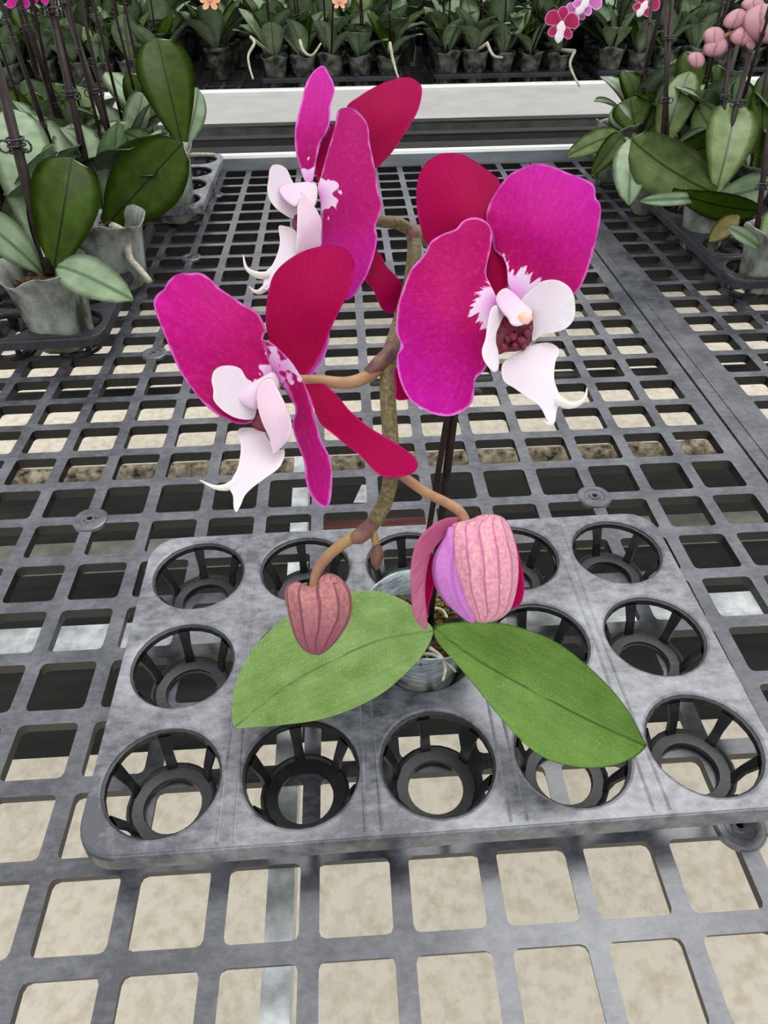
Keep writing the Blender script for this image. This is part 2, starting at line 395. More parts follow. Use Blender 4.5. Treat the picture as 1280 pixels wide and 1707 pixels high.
# ------------------------------------------------------------------ plastic bench mesh
def grid(x0, nx, y0, ny, bw, depth, arc=3, bosses=(), z=0):
    vs = []; fs = []; vid = {}; mi = []
    def V(x, y, zz):
        k = (round(x, 4), round(y, 4), round(zz, 4))
        if k not in vid: vid[k] = len(vs); vs.append(k)
        return vid[k]
    h = .5-bw/2; r = .07
    for i in range(nx):
        for j in range(ny):
            cx, cy = x0+i+.5, y0+j+.5
            inner = []; outer = []
            for q, (sx, sy) in enumerate(((1, 1), (-1, 1), (-1, -1), (1, -1))):
                for a in range(arc):
                    th = math.pi/2*(q + a/(arc-1)) if arc > 1 else math.pi/2*(q+.5)
                    ccx, ccy = cx+sx*(h-r), cy+sy*(h-r)
                    inner.append((ccx+r*math.cos(th), ccy+r*math.sin(th)))
                    ox = sx*.5; oy = sy*.5
                    if arc > 1 and a == 0: o = (cx+(sx*.5 if q in (0, 2) else ccx-cx), cy+(ccy-cy if q in (0, 2) else sy*.5))
                    elif arc > 1 and a == arc-1: o = (cx+(ccx-cx if q in (0, 2) else sx*.5), cy+(sy*.5 if q in (0, 2) else ccy-cy))
                    else: o = (cx+ox, cy+oy)
                    outer.append(o)
            m = len(inner)
            for a in range(m):
                b = (a+1) % m
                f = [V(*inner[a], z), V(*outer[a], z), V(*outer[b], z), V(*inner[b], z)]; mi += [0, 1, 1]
                ia, ib = [(cx+(p_[0]-cx)*1.15, cy+(p_[1]-cy)*1.15) for p_ in (inner[a], inner[b])]
                fs.append(tuple(f))
                fs.append((V(*inner[a], z), V(*inner[b], z), V(*ib, z-depth), V(*ia, z-depth)))
                fs.append((V(*ia, z-depth), V(*ib, z-depth), V(*outer[b], z-depth), V(*outer[a], z-depth)))
    mb = MB(); mb.v = vs; mb.f = fs; mb.mi = mi
    for (bx, by) in bosses:
        mb.lathe([(.30, z-.05), (.30, z+.015), (.27, z+.03), (.19, z+.03), (.17, z+.012), (.11, z+.012), (.09, z+.04), (.05, z+.04), (.04, z+.0), (0.001, z+.0)], bx, by, 28)
    return mb
boss = [(a, b) for a in (-9, 0, 9) for b in (-6, 0, 6, 12, 18)]
g1 = grid(-12, 24, -10, 31, .215, .25, bosses=boss)
g1.box(12, 12.28, -10, 21, -.27, 0)
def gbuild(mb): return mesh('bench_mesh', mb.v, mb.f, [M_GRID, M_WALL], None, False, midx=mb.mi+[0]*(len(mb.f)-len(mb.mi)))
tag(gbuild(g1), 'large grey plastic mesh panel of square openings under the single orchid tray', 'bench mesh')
g2 = grid(13.15, 16, -10, 31, .215, .25, bosses=[(17, 6), (17, 12)], z=.0)
g2.box(12.33, 13.15, -10, 21, -.27, .012)
g2.box(12.62, 12.66, -10, 21, .012, .03)
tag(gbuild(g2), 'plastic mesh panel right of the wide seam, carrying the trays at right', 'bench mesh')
g3 = grid(-26, 72, 34, 9, .2, .3, arc=1); g3.box(-26, 46, 43, 58, -.3, 0)
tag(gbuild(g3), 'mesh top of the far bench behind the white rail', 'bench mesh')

# rails
def profile(name, prof, x0, x1, mat, tilt=0):
    n = len(prof); vs = [(x0, y, z) for y, z in prof]+[(x1, y, z+tilt) for y, z in prof]
    fs = [(i, (i+1) % n, (i+1) % n+n, i+n) for i in range(n)]+[tuple(range(n))[::-1], tuple(range(n, 2*n))]
    return mesh(name, vs, fs, mat, smooth=False)
r1 = profile('bench_rail', [(21.05, -.6), (21.05, .42), (21.12, .52), (21.45, .52), (21.5, .42), (21.5, -.6)], -30, 46, M_ALU_SHADED)
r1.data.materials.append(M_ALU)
for k in (1, 2, 3): r1.data.polygons[k].material_index = 1  # paler top and chamfer faces: light from above put into the colour
tag(r1, 'aluminium edge rail at the far end of the mesh bench', 'rail')
r2 = profile('bench_rail', [(33.3, -.95), (33.28, .35), (33.3, .5), (33.42, .58), (33.75, .58), (33.8, .45), (33.8, -.95)], -34, 50, M_ALU)
tag(r2, 'white painted front rail of the far bench', 'rail')
for Y, z, h, w, lab, mt in ((34.6, -1.5, .35, .5, 'grey beam just beneath the far bench rail', M_BEAM), (36.6, -2.6, .3, .5, 'black beam under the far bench, middle one of three', M_BLACK),
                        (38.5, -3.8, .3, .4, 'lowest grey beam visible under the far bench', M_BEAM)):
    b = MB(); b.box(-34, 50, Y, Y+w, z-h, z); tag(b.build('bench_beam', mt, smooth=False), lab, 'beam')

# under-bench metalwork
b = MB(); b.box(3.44, 3.76, -12, 21, -.95, -.62); tag(b.build('support_bar', M_GALV, smooth=False), 'narrow galvanised bar running away under the mesh, left of centre', 'support bar')
b = MB()
b.lathe([(.01, 0)], 0, 0, 3)
b = profile('cross_rail', [(-2.25, -1.25), (-2.25, -1.04), (-2.2, -.98), (-2.0, -.95), (-1.6, -.95), (-1.6, -1.25)], -14, 30, M_GALV)
tag(b, 'bright galvanised cross rail under the middle of the tray', 'rail')
def pipe(y, z, r, mat, lab, name='support_pipe'):
    m = MB(); m.tube([(-20, y, z), (36, y, z)], r, 16); return tag(m.build(name, mat), lab, 'pipe')
pipe(1.75, -2.6, .34, M_GALVD, 'dull grey pipe under the mesh behind the tray')
pipe(9.0, -3.0, .28, M_GALVD, 'grey pipe under the mesh above the pale aisle floor')
pipe(8.0, -2.4, .26, M_BLACK, 'black pipe beside the farther grey pipe')
pipe(14.5, -2.2, .3, M_BLACK, 'black pipe under the far part of the mesh')
pipe(17.5, -2.0, .3, M_BLACK, 'farthest black pipe under the mesh before the rail')
m = MB(); m.tube([at_z(540, 874, -3.2), at_z(738, 866, -3.2)], .12, 10); tag(m.build('support_pipe', plain('red_oxide', (92, 42, 44), (110, 62, 60), .6)), 'short dull red pipe seen through the mesh behind the tray', 'pipe')
m = MB(); m.add([at_z(589, 838, -1.0), at_z(612, 838, -1.0), at_z(611, 808, -1.0), at_z(604, 805, -1.0),
                 at_z(589, 838, -1.1), at_z(612, 838, -1.1), at_z(611, 808, -1.1), at_z(604, 805, -1.1)],
                [(0,1,2,3), (7,6,5,4), (0,4,5,1), (1,5,6,2), (2,6,7,3), (3,7,4,0)])
tag(m.build('metal_bracket', M_GALV, smooth=False), 'small triangular metal bracket seen through the mesh behind the stem', 'bracket')

# ------------------------------------------------------------------ 15-cell plant tray
PX, PY, RH, TH = 1.575, 1.62, .675, .70
def tray_parts(top_mat, cup_mat, root, nx=5, ny=3, px=PX, py=PY, seg=32):
    hx, hy = nx*px/2, ny*py/2; R = .42
    def clampcorner(x, y):
        ax, ay = abs(x), abs(y)
        if ax > hx-R and ay > hy-R:
            dx, dy = ax-(hx-R), ay-(hy-R); d = math.hypot(dx, dy)
            if d > R: dx *= R/d; dy *= R/d
            return math.copysign(hx-R+dx, x), math.copysign(hy-R+dy, y)
        return x, y
    def sq(th, a, b):
        c, s = math.cos(th), math.sin(th); k = 1/max(abs(c)/a, abs(s)/b); return c*k, s*k
    mb = MB()
    for i in range(nx):
        for j in range(ny):
            cx, cy = -hx+px*(i+.5), -hy+py*(j+.5)
            t0 = [2*math.pi*k/seg for k in range(seg)]+[math.atan2(sy*py, sx*px) % (2*math.pi) for sx in (1, -1) for sy in (1, -1)]
            ths = sorted(set(round(t, 5) for t in t0)); m = len(ths); vs = []
            for th in ths:
                o = clampcorner(*[u+v for u, v in zip((cx, cy), sq(th, px/2, py/2))])
                o = (o[0]-cx, o[1]-cy)
                c, s = math.cos(th), math.sin(th)
                vs += [(cx+o[0], cy+o[1], TH), (cx+(RH+.03)*c, cy+(RH+.03)*s, TH+.0), (cx+RH*c, cy+RH*s, TH-.015), (cx+(RH-.005)*c, cy+(RH-.005)*s, TH-.09), (cx+o[0], cy+o[1], TH-.05), (cx+(RH+.03)*c, cy+(RH+.03)*s, TH-.09)]
            fs = []
            for k in range(m):
                a, b = k*6, ((k+1) % m)*6
                fs += [(a+0, b+0, b+1, a+1), (a+1, b+1, b+2, a+2), (a+2, b+2, b+3, a+3), (a+3, b+3, b+5, a+5), (a+5, b+5, b+4, a+4)]
            mb.add(vs, fs)
    # shallow raised seams between the cells
    for i in range(1, nx):
        x = -hx+px*i
        for dx in (-.09, .09):
            mb.tube([(x+dx, -hy+.05, TH-.022), (x+dx*.6, 0, TH-.02), (x+dx, hy-.05, TH-.022)], .03, 10)
    # skirt
    loop = []
    for q, (sx, sy) in enumerate(((1, 1), (-1, 1), (-1, -1), (1, -1))):
        for a in range(9):
            th = math.pi/2*(q+a/8); loop.append((sx*(hx-R), sy*(hy-R), math.cos(th), math.sin(th)))
    pr = [(R-.03, TH+.0), (R+.02, TH-.02), (R+.035, TH-.07), (R+.05, TH-.24), (R+.02, TH-.25), (R-.0, TH-.07)]
    n = len(loop); vs = [(x+r*c, y+r*s, z) for (r, z) in pr for (x, y, c, s) in loop]
    mb.add(vs, [(j*n+k, (j+1)*n+k, (j+1)*n+(k+1) % n, j*n+(k+1) % n) for j in range(len(pr)-1) for k in range(n)])
    parts = [mb.build('tray_top', top_mat, root, smooth=False)]
    for i in range(nx):
        for j in range(ny):
            cx, cy = -hx+px*(i+.5), -hy+py*(j+.5); c = MB()
            c.lathe([(RH-.0, TH-.04), (RH-.03, TH-.05), (RH-.035, TH-.13), (RH+.0, TH-.13), (RH, TH-.04)], cx, cy, 28)
            c.lathe([(.50, .02), (.53, .03), (.535, .13), (.50, .15), (.47, .12), (.345, .10), (.335, .07), (.335, .03), (.36, .02), (.50, .02)], cx, cy, 28)
            for k in range(6):
                th = 2*math.pi*(k+.5)/6+.15; cc, ss = math.cos(th), math.sin(th); w = .06
                vs = []
                for (r, z, wd) in ((RH-.01, TH-.1, .075), (.56, .35, .055), (.50, .08, .065)):
                    for rr in (r, r-.05):
                        for sg in (-1, 1): vs.append((cx+rr*cc-sg*wd*ss, cy+rr*ss+sg*wd*cc, z))
                fs = []
                for s_ in (0, 4): fs += [(s_, s_+1, s_+5, s_+4), (s_+2, s_+6, s_+7, s_+3), (s_, s_+4, s_+6, s_+2), (s_+1, s_+3, s_+7, s_+5)]
                c.add(vs, fs)
            parts.append(c.build('cup_frame', cup_mat, root, smooth=False))
    return parts
tray = thing('plant_tray', 'grey fifteen-hole plastic tray holding the single orchid in the foreground', 'tray', (0, 0, 0))
tray_parts(M_TRAY, M_CUP, tray)
TRX, TRY = 5.49, -3.73
tray.location = Vector((TRX, TRY, 0.0))*S; tray.rotation_euler = (0, 0, .011)

# ------------------------------------------------------------------ the main orchid
root = thing('potted_orchid', 'blooming orchid with three magenta and white flowers alone in the foreground tray', 'orchid', (5.47, -3.73, 0))
def wob(j, th, r, z): return r*(1+.02*math.sin(5*th+j)), z+.03*math.sin(3*th+1)*(j > 5)
p = MB(); p.lathe([(.01, .16), (.45, .16), (.48, .2), (.52, .6), (.56, .9), (.6, 1.12), (.63, 1.2), (.66, 1.22), (.70, 1.27), (.69, 1.28), (.735, 1.33), (.72, 1.345), (.765, 1.39), (.75, 1.40), (.72, 1.36), (.66, 1.25), (.6, 1.15), (.58, 1.05)],
                  5.47, -3.70, 40, wob)
p.build('pot', M_POTC, root)
p = MB()
for i in range(70):
    a, r = rnd.uniform(0, 6.28), .55*math.sqrt(rnd.random())
    p.blob((5.47+r*math.cos(a), -3.70+r*math.sin(a), 1.12+rnd.uniform(-.06, .08)), (rnd.uniform(.05, .11), rnd.uniform(.04, .08), rnd.uniform(.03, .07)), .35)
o = p.build('bark_mix', M_BARK, root, smooth=False); o['kind'] = 'stuff'
p = MB()
for i in range(60):
    a, r = rnd.uniform(.2, 1.6), .5*math.sqrt(rnd.random())
    p.blob((5.5+r*math.cos(a), -3.65+r*math.sin(a), 1.2+rnd.uniform(-.05, .1)), (.04, .03, .03), .5)
o = p.build('moss', M_MOSSG, root, smooth=False); o['kind'] = 'stuff'
for pts, r in (([(715, 1080), (735, 1095), (742, 1115), (738, 1135)], .03), ([(708, 1030), (722, 1015), (738, 1018), (745, 1030)], .03), ([(705, 1090), (722, 1092), (748, 1108), (760, 1120)], .025)):
    p = MB(); P3 = catmull([at_z(x, y, 1.28) for x, y in pts], 5, False); p.tube(P3, [r*(1-.5*i/len(P3)) for i in range(len(P3))], 8); p.build('aerial_root', M_ROOT, root)

# two leaves
blade('leaf', [(722, 1052), (705, 1030), (680, 1005), (640, 988), (600, 985), (555, 994), (505, 1010), (470, 1033), (435, 1066), (410, 1100), (393, 1140), (387, 1175), (391, 1211),
               (420, 1212), (475, 1208), (540, 1198), (600, 1176), (645, 1150), (680, 1118), (707, 1088)], M_LEAF, root,
      zctrl=[(722, 1055, 1.42), (640, 1062, 1.55), (560, 1098, 1.6), (480, 1140, 1.5), (392, 1210, 1.2), (600, 985, 1.78), (430, 1068, 1.6), (600, 1176, 1.7), (480, 1208, 1.45), (700, 1090, 1.5), (700, 1025, 1.5)],
      center=(560, 1100), base=(722, 1055), mid=[(722, 1052), (640, 1065), (560, 1098), (480, 1142), (392, 1211)], thick=.05)
blade('leaf', [(722, 1046), (760, 1037), (828, 1038), (880, 1050), (932, 1073), (982, 1112), (1022, 1152), (1052, 1192), (1072, 1232), (1077, 1244), (1058, 1262), (1020, 1277), (970, 1280), (912, 1266),
               (870, 1236), (830, 1192), (790, 1142), (752, 1097), (728, 1070)], M_LEAF2, root,
      zctrl=[(722, 1050, 1.4), (800, 1105, 1.45), (900, 1160, 1.45), (980, 1200, 1.3), (1075, 1243, 1.05), (850, 1043, 1.95), (980, 1110, 1.82), (1050, 1190, 1.45), (800, 1155, 1.55), (890, 1250, 1.42), (980, 1280, 1.2)],
      center=(900, 1160), base=(722, 1046), mid=[(722, 1046), (800, 1103), (900, 1158), (980, 1200), (1077, 1244)], thick=.05)

# stake and flower spike
p = MB(); p.tube([(5.58, -3.64, 1.0), (5.70, -3.68, 4.0), (5.76, -3.7, 5.2)], .045, 10); st = p.build('stake', M_STAKE, root)
p = MB(); c0 = np.array((5.715, -3.74, 4.62))
for k in range(3): p.tube([c0+np.array((.11*math.cos(a), .09*math.sin(a), .05*(k-1))) for a in np.linspace(0, 6.28, 15)], .016, 6)
p.tube([c0+np.array((.09, 0, 0)), c0+np.array((.2, -.04, .05)), c0+np.array((.24, 0, .0))], .02, 6)
p.build('clip', M_WIRE, st)
low = catmull([(5.42, -3.66, 1.0), (5.47, -3.68, 2.2), (5.58, -3.72, 3.6), (5.66, -3.77, 4.6)], 6, False)
p = MB(); p.tube(low, .032, 10); p.build('lower_spike', M_STAKE, root)
sp = [tuple(low[-1]), at(752, 560, 6.15), at(738, 450, 6.0), at(712, 398, 5.88), at(693, 388, 5.8), at(690, 425, 5.7), at(683, 475, 5.6), at(665, 540, 5.4), at(650, 592, 5.2), at(646, 650, 5.1), at(650, 720, 5.05),
      at(653, 785, 5.0), at(641, 838, 4.95), at(624, 868, 4.92), at(612, 886, 4.9)]
sp = catmull(sp, 6, False); p = MB(); p.tube(sp, [.04+.018*min(1, i/25) - .008*max(0, (i-60)/30) for i in range(len(sp))], 14)
spike = p.build('flower_spike', M_SPIKE, root)
def ped(pts, r0, r1, mat, parent, name='pedicel'):
    q = catmull([at(*a) for a in pts], 6, False); m = MB(); m.tube(q, [r0+(r1-r0)*i/(len(q)-1) for i in range(len(q))], 12); return m.build(name, mat, parent)
ped([(692, 388, 5.8), (662, 372, 5.75), (630, 368, 5.7), (585, 352, 5.65)], .052, .044, M_SPIKE, spike)
ped([(648, 596, 5.2), (622, 622, 5.1), (580, 638, 4.98), (522, 634, 4.9), (455, 635, 4.82)], .05, .038, M_PEDI, spike)
ped([(684, 470, 5.6), (730, 500, 5.45), (790, 505, 5.2), (835, 500, 5.02)], .045, .036, M_PEDI, spike)
ped([(655, 780, 5.0), (676, 797, 4.96), (712, 822, 4.9), (748, 840, 4.85), (768, 855, 4.82), (780, 880, 4.8)], .036, .036, M_PEDI, spike)
ped([(614, 884, 4.9), (585, 898, 4.86), (552, 922, 4.82), (530, 950, 4.8), (523, 985, 4.8)], .04, .038, M_PEDI_G, spike)
for pts, r in (([(655, 575, 5.17), (648, 592, 5.14), (632, 606, 5.1), (612, 620, 5.04)], (.05, .062, .058, .03)), ([(622, 872, 4.9), (610, 885, 4.88), (596, 896, 4.85), (585, 900, 4.83)], (.045, .06, .055, .03)), ([(694, 384, 5.8), (690, 392, 5.78), (690, 405, 5.74)], (.05, .066, .056))):
    m = MB(); m.tube([at(*a) for a in pts], r, 12); m.build('bract', M_BRACT, spike)
# little tip bud
ped([(618, 880, 4.9), (624, 895, 4.9), (627, 912, 4.9)], .03, .025, M_PEDI_G, spike)
blade('flower_bud', [(627, 904), (636, 912), (640, 925), (636, 938), (629, 951), (622, 944), (617, 932), (618, 918)], M_BUD_T, spike, ctrl=[(628, 925, 4.9)], front=.05, back=.05, lat=True)

def TF(ox, oy, k): return lambda p: (ox+p[0]/k, oy+p[1]/k)
def tendril(pts, r0, tf, parent):
    q = catmull([at(*tf(a[:2]), a[2]) for a in pts], 6, False); m = MB(); m.tube(q, [r0*(1-.93*i/(len(q)-1)) for i in range(len(q))], 8); return m.build('lip_tendril', M_LIP, parent)
def flower(label, tf, col, col_ctrl, parent):
    f = blade('flower', col, M_COL, parent, ctrl=col_ctrl, tf=tf, front=.07, back=.07); f['label'] = label; return f

# --- right flower (facing the camera)
T = TF(640, 240, 3.2)
fB = flower('open flower facing the camera, rightmost', T, [(595, 830), (615, 785), (655, 768), (700, 800), (745, 845), (785, 880), (790, 910), (765, 950), (720, 972), (680, 965), (655, 925), (620, 885)],
            [(610, 800, 4.95), (700, 880, 4.82), (770, 930, 4.74)], root)
blade('sepal', [(235, 535), (200, 460), (178, 370), (172, 250), (190, 160), (230, 95), (290, 58), (360, 48), (430, 62), (520, 115), (580, 160), (622, 212), (650, 400), (668, 600), (665, 700), (650, 780), (610, 810), (560, 770), (400, 680)],
      M_SEPAL, fB, ctrl=[(630, 780, 5.05), (420, 380, 5.1), (350, 50, 5.32), (175, 300, 5.28), (620, 210, 5.3), (600, 600, 5.08), (300, 560, 5.2)], center=(430, 400), base=(630, 800), tf=T)
blade('petal', [(70, 900), (65, 1000), (92, 1075), (70, 1130), (75, 1220), (105, 1310), (145, 1370), (210, 1415), (280, 1445), (360, 1450), (430, 1420), (475, 1370), (482, 1300), (492, 1250), (540, 1200), (570, 1100),
                (565, 1000), (592, 900), (602, 830), (572, 760), (546, 700), (550, 640), (568, 560), (578, 480), (560, 430), (520, 400), (470, 393), (420, 412), (380, 455), (310, 482), (250, 522), (215, 590), (150, 660), (110, 750), (80, 840)],
      M_PETAL, fB, ctrl=[(595, 850, 4.98), (320, 950, 4.78), (70, 1000, 4.94), (500, 420, 5.0), (300, 1440, 4.76), (150, 650, 4.96), (540, 1180, 4.9), (550, 640, 5.0)], center=(320, 950), base=(615, 860), tf=T, ruffle=.02)
blade('petal', [(545, 380), (560, 320), (600, 250), (660, 170), (740, 125), (820, 103), (900, 120), (1000, 160), (1090, 195), (1125, 230), (1130, 285), (1155, 325), (1155, 400), (1135, 500), (1110, 600), (1070, 720), (1018, 800),
                (900, 840), (800, 850), (740, 840), (690, 800), (662, 750), (655, 660), (632, 605), (585, 560), (575, 470), (550, 430)],
      M_PETAL, fB, ctrl=[(680, 790, 4.98), (850, 460, 4.86), (820, 110, 5.12), (1150, 380, 5.08), (1018, 800, 4.98), (560, 350, 5.1), (640, 620, 5.03)], center=(850, 470), base=(670, 800), tf=T, ruffle=.02)
blade('sepal', [(60, 1200), (62, 1300), (66, 1362), (130, 1362), (200, 1330), (260, 1200), (160, 1150)], M_SEPAL, fB, ctrl=[(60, 1300, 5.03), (200, 1300, 5.0), (150, 1200, 5.05)], tf=T)
blade('lip_throat', [(600, 940), (640, 915), (700, 955), (750, 960), (800, 890), (803, 960), (795, 1030), (770, 1075), (715, 1105), (650, 1110), (610, 1120), (590, 1050)], M_THROAT, fB, ctrl=[(600, 1000, 4.86), (700, 1100, 4.84), (790, 950, 4.86)], front=.03, tf=T, ruffle=.02)
m = MB()
for (x, y, r) in ((690, 1030, .04), (730, 1050, .04), (760, 1010, .035), (700, 1075, .03), (660, 1045, .03), (640, 1085, .03), (775, 985, .028), (740, 1080, .025)):
    c = at(*T((x, y)), 4.79); m.blob(c, (r, r, r), .2)
m.build('lip_callus', M_THROAT, fB)
blade('lip_lobe', [(598, 858), (640, 860), (650, 890), (622, 940), (602, 1000), (598, 1060), (610, 1110), (612, 1190), (590, 1218), (560, 1195), (530, 1150), (522, 1100), (540, 1040), (550, 970), (562, 910), (575, 872)], M_LIP, fB,
      ctrl=[(610, 870, 4.85), (560, 1050, 4.68), (590, 1210, 4.62), (600, 1100, 4.72)], front=.03, tf=T, center=(575, 1060))
blade('lip_lobe', [(730, 838), (790, 770), (850, 730), (920, 725), (980, 755), (1010, 800), (1020, 860), (1015, 930), (970, 985), (900, 1008), (840, 1020), (790, 1052), (795, 960), (775, 890)], M_LIP, fB,
      ctrl=[(760, 860, 4.86), (900, 850, 4.74), (1015, 850, 4.66), (880, 730, 4.76), (800, 1040, 4.8)], tf=T, ruffle=.008, center=(900, 880))
mid_ = blade('lip_midlobe', [(625, 1210), (640, 1160), (700, 1120), (760, 1080), (830, 1062), (890, 1062), (938, 1100), (915, 1160), (908, 1250), (930, 1320), (955, 1375), (925, 1410), (914, 1478), (895, 1500), (868, 1470), (830, 1400), (760, 1350), (690, 1300), (640, 1268)], M_LIP, fB,
      ctrl=[(700, 1110, 4.82), (850, 1070, 4.8), (800, 1220, 4.6), (640, 1230, 4.7), (900, 1490, 4.45), (930, 1350, 4.52)], tf=T, center=(800, 1220))
tendril([(925, 1365, 4.5), (980, 1392, 4.47), (1035, 1385, 4.45), (1072, 1352, 4.44), (1083, 1300, 4.45)], .034, T, mid_)
tendril([(900, 1490, 4.45), (875, 1494, 4.45), (850, 1473, 4.45)], .02, T, mid_)

m = MB(); m.blob(at(*T((752, 930)), 4.68), (.05, .045, .04), .08); m.build('anther_cap', M_ANTHER, fB)
# --- left flower
T = TF(240, 390, 2.66667)
fA = flower('open flower turned to the left, lowest of the three', T, [(410, 718), (425, 690), (470, 665), (530, 632), (575, 612), (600, 645), (600, 690), (560, 740), (500, 780), (450, 765), (415, 742)],
            [(430, 720, 4.6), (520, 690, 4.68), (590, 640, 4.76)], root)
blade('sepal', [(540, 390), (545, 300), (556, 240), (572, 190), (610, 140), (680, 90), (760, 60), (830, 52), (890, 65), (925, 100), (935, 150), (920, 230), (890, 300), (850, 380), (820, 450), (780, 540), (735, 610), (710, 640), (680, 640), (620, 620), (580, 560), (555, 470)],
      M_SEPAL, fA, ctrl=[(700, 630, 4.86), (740, 300, 4.9), (900, 80, 5.1), (560, 250, 5.02), (930, 180, 5.06), (800, 500, 4.92)], center=(740, 330), base=(700, 640), tf=T)
blade('sepal', [(822, 430), (818, 500), (795, 560), (760, 615), (720, 642), (703, 638), (730, 580), (775, 500)], M_SEPAL_L, fA, ctrl=[(820, 440, 5.02), (710, 635, 4.9), (810, 560, 5.0)], tf=T)
blade('sepal', [(705, 640), (750, 645), (800, 665), (860, 720), (910, 780), (960, 825), (1010, 865), (1080, 905), (1150, 950), (1200, 990), (1218, 1030), (1190, 1065), (1130, 1082), (1060, 1078), (1010, 1040), (960, 985), (900, 940), (840, 890), (790, 850), (765, 800), (735, 720)],
      M_SEPAL, fA, ctrl=[(710, 645, 4.88), (950, 880, 4.82), (1210, 1030, 4.72), (860, 800, 4.8), (1100, 920, 4.85), (1000, 1030, 4.72)], base=(710, 645), tf=T, center=(950, 900))
blade('petal', [(42, 300), (60, 265), (88, 245), (110, 205), (150, 178), (200, 173), (250, 172), (290, 195), (330, 235), (380, 270), (440, 310), (500, 345), (525, 380), (540, 430), (530, 470), (552, 540), (572, 600), (565, 650), (530, 740), (485, 830), (430, 846), (380, 832),
                (320, 800), (270, 760), (220, 700), (170, 630), (130, 550), (95, 460), (66, 390), (50, 345)],
      M_PETAL_B, fA, ctrl=[(565, 630, 4.78), (300, 450, 4.62), (60, 320, 4.7), (250, 175, 4.8), (430, 840, 4.6), (500, 350, 4.82), (150, 580, 4.62)], center=(310, 500), base=(580, 650), tf=T, ruffle=.016)
blade('petal', [(520, 470), (535, 482), (545, 540), (568, 590), (596, 620), (640, 690), (672, 780), (660, 850), (680, 930), (710, 1010), (718, 1090), (742, 1165), (790, 1213), (825, 1198), (836, 1100), (828, 1000), (790, 920), (765, 830), (740, 730), (700, 640), (655, 570), (608, 520), (560, 480)],
      M_PETAL_B, fA, ctrl=[(540, 480, 4.74), (596, 630, 4.76), (700, 640, 4.6), (665, 860, 4.72), (780, 880, 4.5), (720, 1100, 4.66), (830, 1100, 4.42)], base=(585, 620), tf=T, center=(700, 820), ruffle=.01)
blade('lip_throat', [(480, 800), (520, 770), (545, 830), (550, 880), (510, 875), (480, 850)], M_THROAT, fA, ctrl=[(510, 830, 4.66)], front=.03, tf=T)
blade('lip_lobe', [(300, 650), (310, 610), (340, 588), (390, 585), (430, 600), (455, 640), (485, 665), (470, 720), (500, 760), (497, 800), (485, 822), (450, 826), (400, 815), (350, 785), (310, 740), (308, 695)], M_LIP, fA,
      ctrl=[(480, 760, 4.62), (380, 680, 4.52), (305, 650, 4.46), (400, 810, 4.52)], tf=T, center=(390, 710))
blade('lip_lobe', [(505, 690), (530, 650), (565, 640), (595, 690), (630, 760), (655, 830), (655, 890), (620, 940), (580, 977), (568, 955), (555, 900), (530, 850), (510, 790), (500, 730)], M_LIPP, fA,
      ctrl=[(540, 670, 4.6), (600, 800, 4.48), (580, 960, 4.45), (650, 860, 4.5)], front=.03, tf=T, center=(580, 810))
mid_ = blade('lip_midlobe', [(418, 872), (460, 860), (520, 872), (560, 925), (600, 960), (622, 955), (624, 990), (600, 1040), (540, 1085), (480, 1130), (447, 1165), (430, 1205), (410, 1238), (398, 1215), (395, 1165), (378, 1125), (395, 1080), (412, 1050), (425, 1000), (430, 940)], M_LIP, fA,
      ctrl=[(500, 870, 4.66), (480, 1000, 4.5), (410, 1230, 4.38), (620, 970, 4.52), (425, 900, 4.6)], tf=T, center=(490, 1010))
tendril([(410, 1105, 4.47), (365, 1126, 4.45), (310, 1124, 4.44), (248, 1094, 4.44)], .034, T, mid_)

# --- top flower (turned left)
T = TF(380, 90, 3.5556)
fC = flower('open flower turned to the left, topmost', T, [(303, 800), (340, 772), (420, 762), (500, 755), (528, 780), (530, 850), (512, 905), (470, 895), (430, 880), (400, 905), (360, 885), (320, 845)],
            [(320, 820, 5.45), (430, 830, 5.52), (520, 820, 5.6)], root)
blade('petal', [(395, 500), (400, 420), (430, 300), (460, 180), (500, 110), (545, 72), (575, 75), (600, 120), (625, 170), (632, 230), (610, 300), (605, 400), (590, 450), (550, 520), (530, 600), (515, 680), (500, 755), (460, 758), (435, 700), (410, 620), (398, 560)],
      M_PETAL_C, fC, ctrl=[(480, 750, 5.62), (430, 400, 5.6), (560, 80, 5.85), (620, 250, 5.7), (540, 520, 5.58)], base=(500, 780), tf=T, center=(510, 400), ruffle=.012)
blade('sepal', [(705, 310), (780, 250), (860, 200), (950, 160), (1040, 137), (1090, 142), (1135, 175), (1150, 210), (1140, 290), (1110, 370), (1060, 450), (990, 560), (930, 630), (880, 675), (820, 640), (780, 500), (740, 380)],
      M_SEPAL, fC, ctrl=[(860, 640, 5.68), (960, 380, 5.75), (1140, 200, 6.0), (720, 320, 5.78), (1050, 450, 5.8)], base=(860, 680), tf=T, center=(960, 400))
blade('sepal', [(515, 680), (535, 580), (580, 480), (640, 400), (680, 460), (640, 620), (590, 740), (545, 780)], M_SEPAL, fC, ctrl=[(530, 700, 5.66), (640, 420, 5.75), (600, 700, 5.66)], base=(530, 740), tf=T)
blade('sepal', [(860, 1150), (910, 1200), (940, 1260), (1000, 1320), (1040, 1385), (1020, 1450), (1000, 1520), (970, 1538), (920, 1520), (890, 1470), (860, 1400), (800, 1320), (800, 1220)], M_SEPAL, fC,
      ctrl=[(820, 1200, 5.55), (930, 1370, 5.5), (1030, 1400, 5.6), (980, 1530, 5.55)], base=(800, 1150), tf=T, center=(930, 1370))
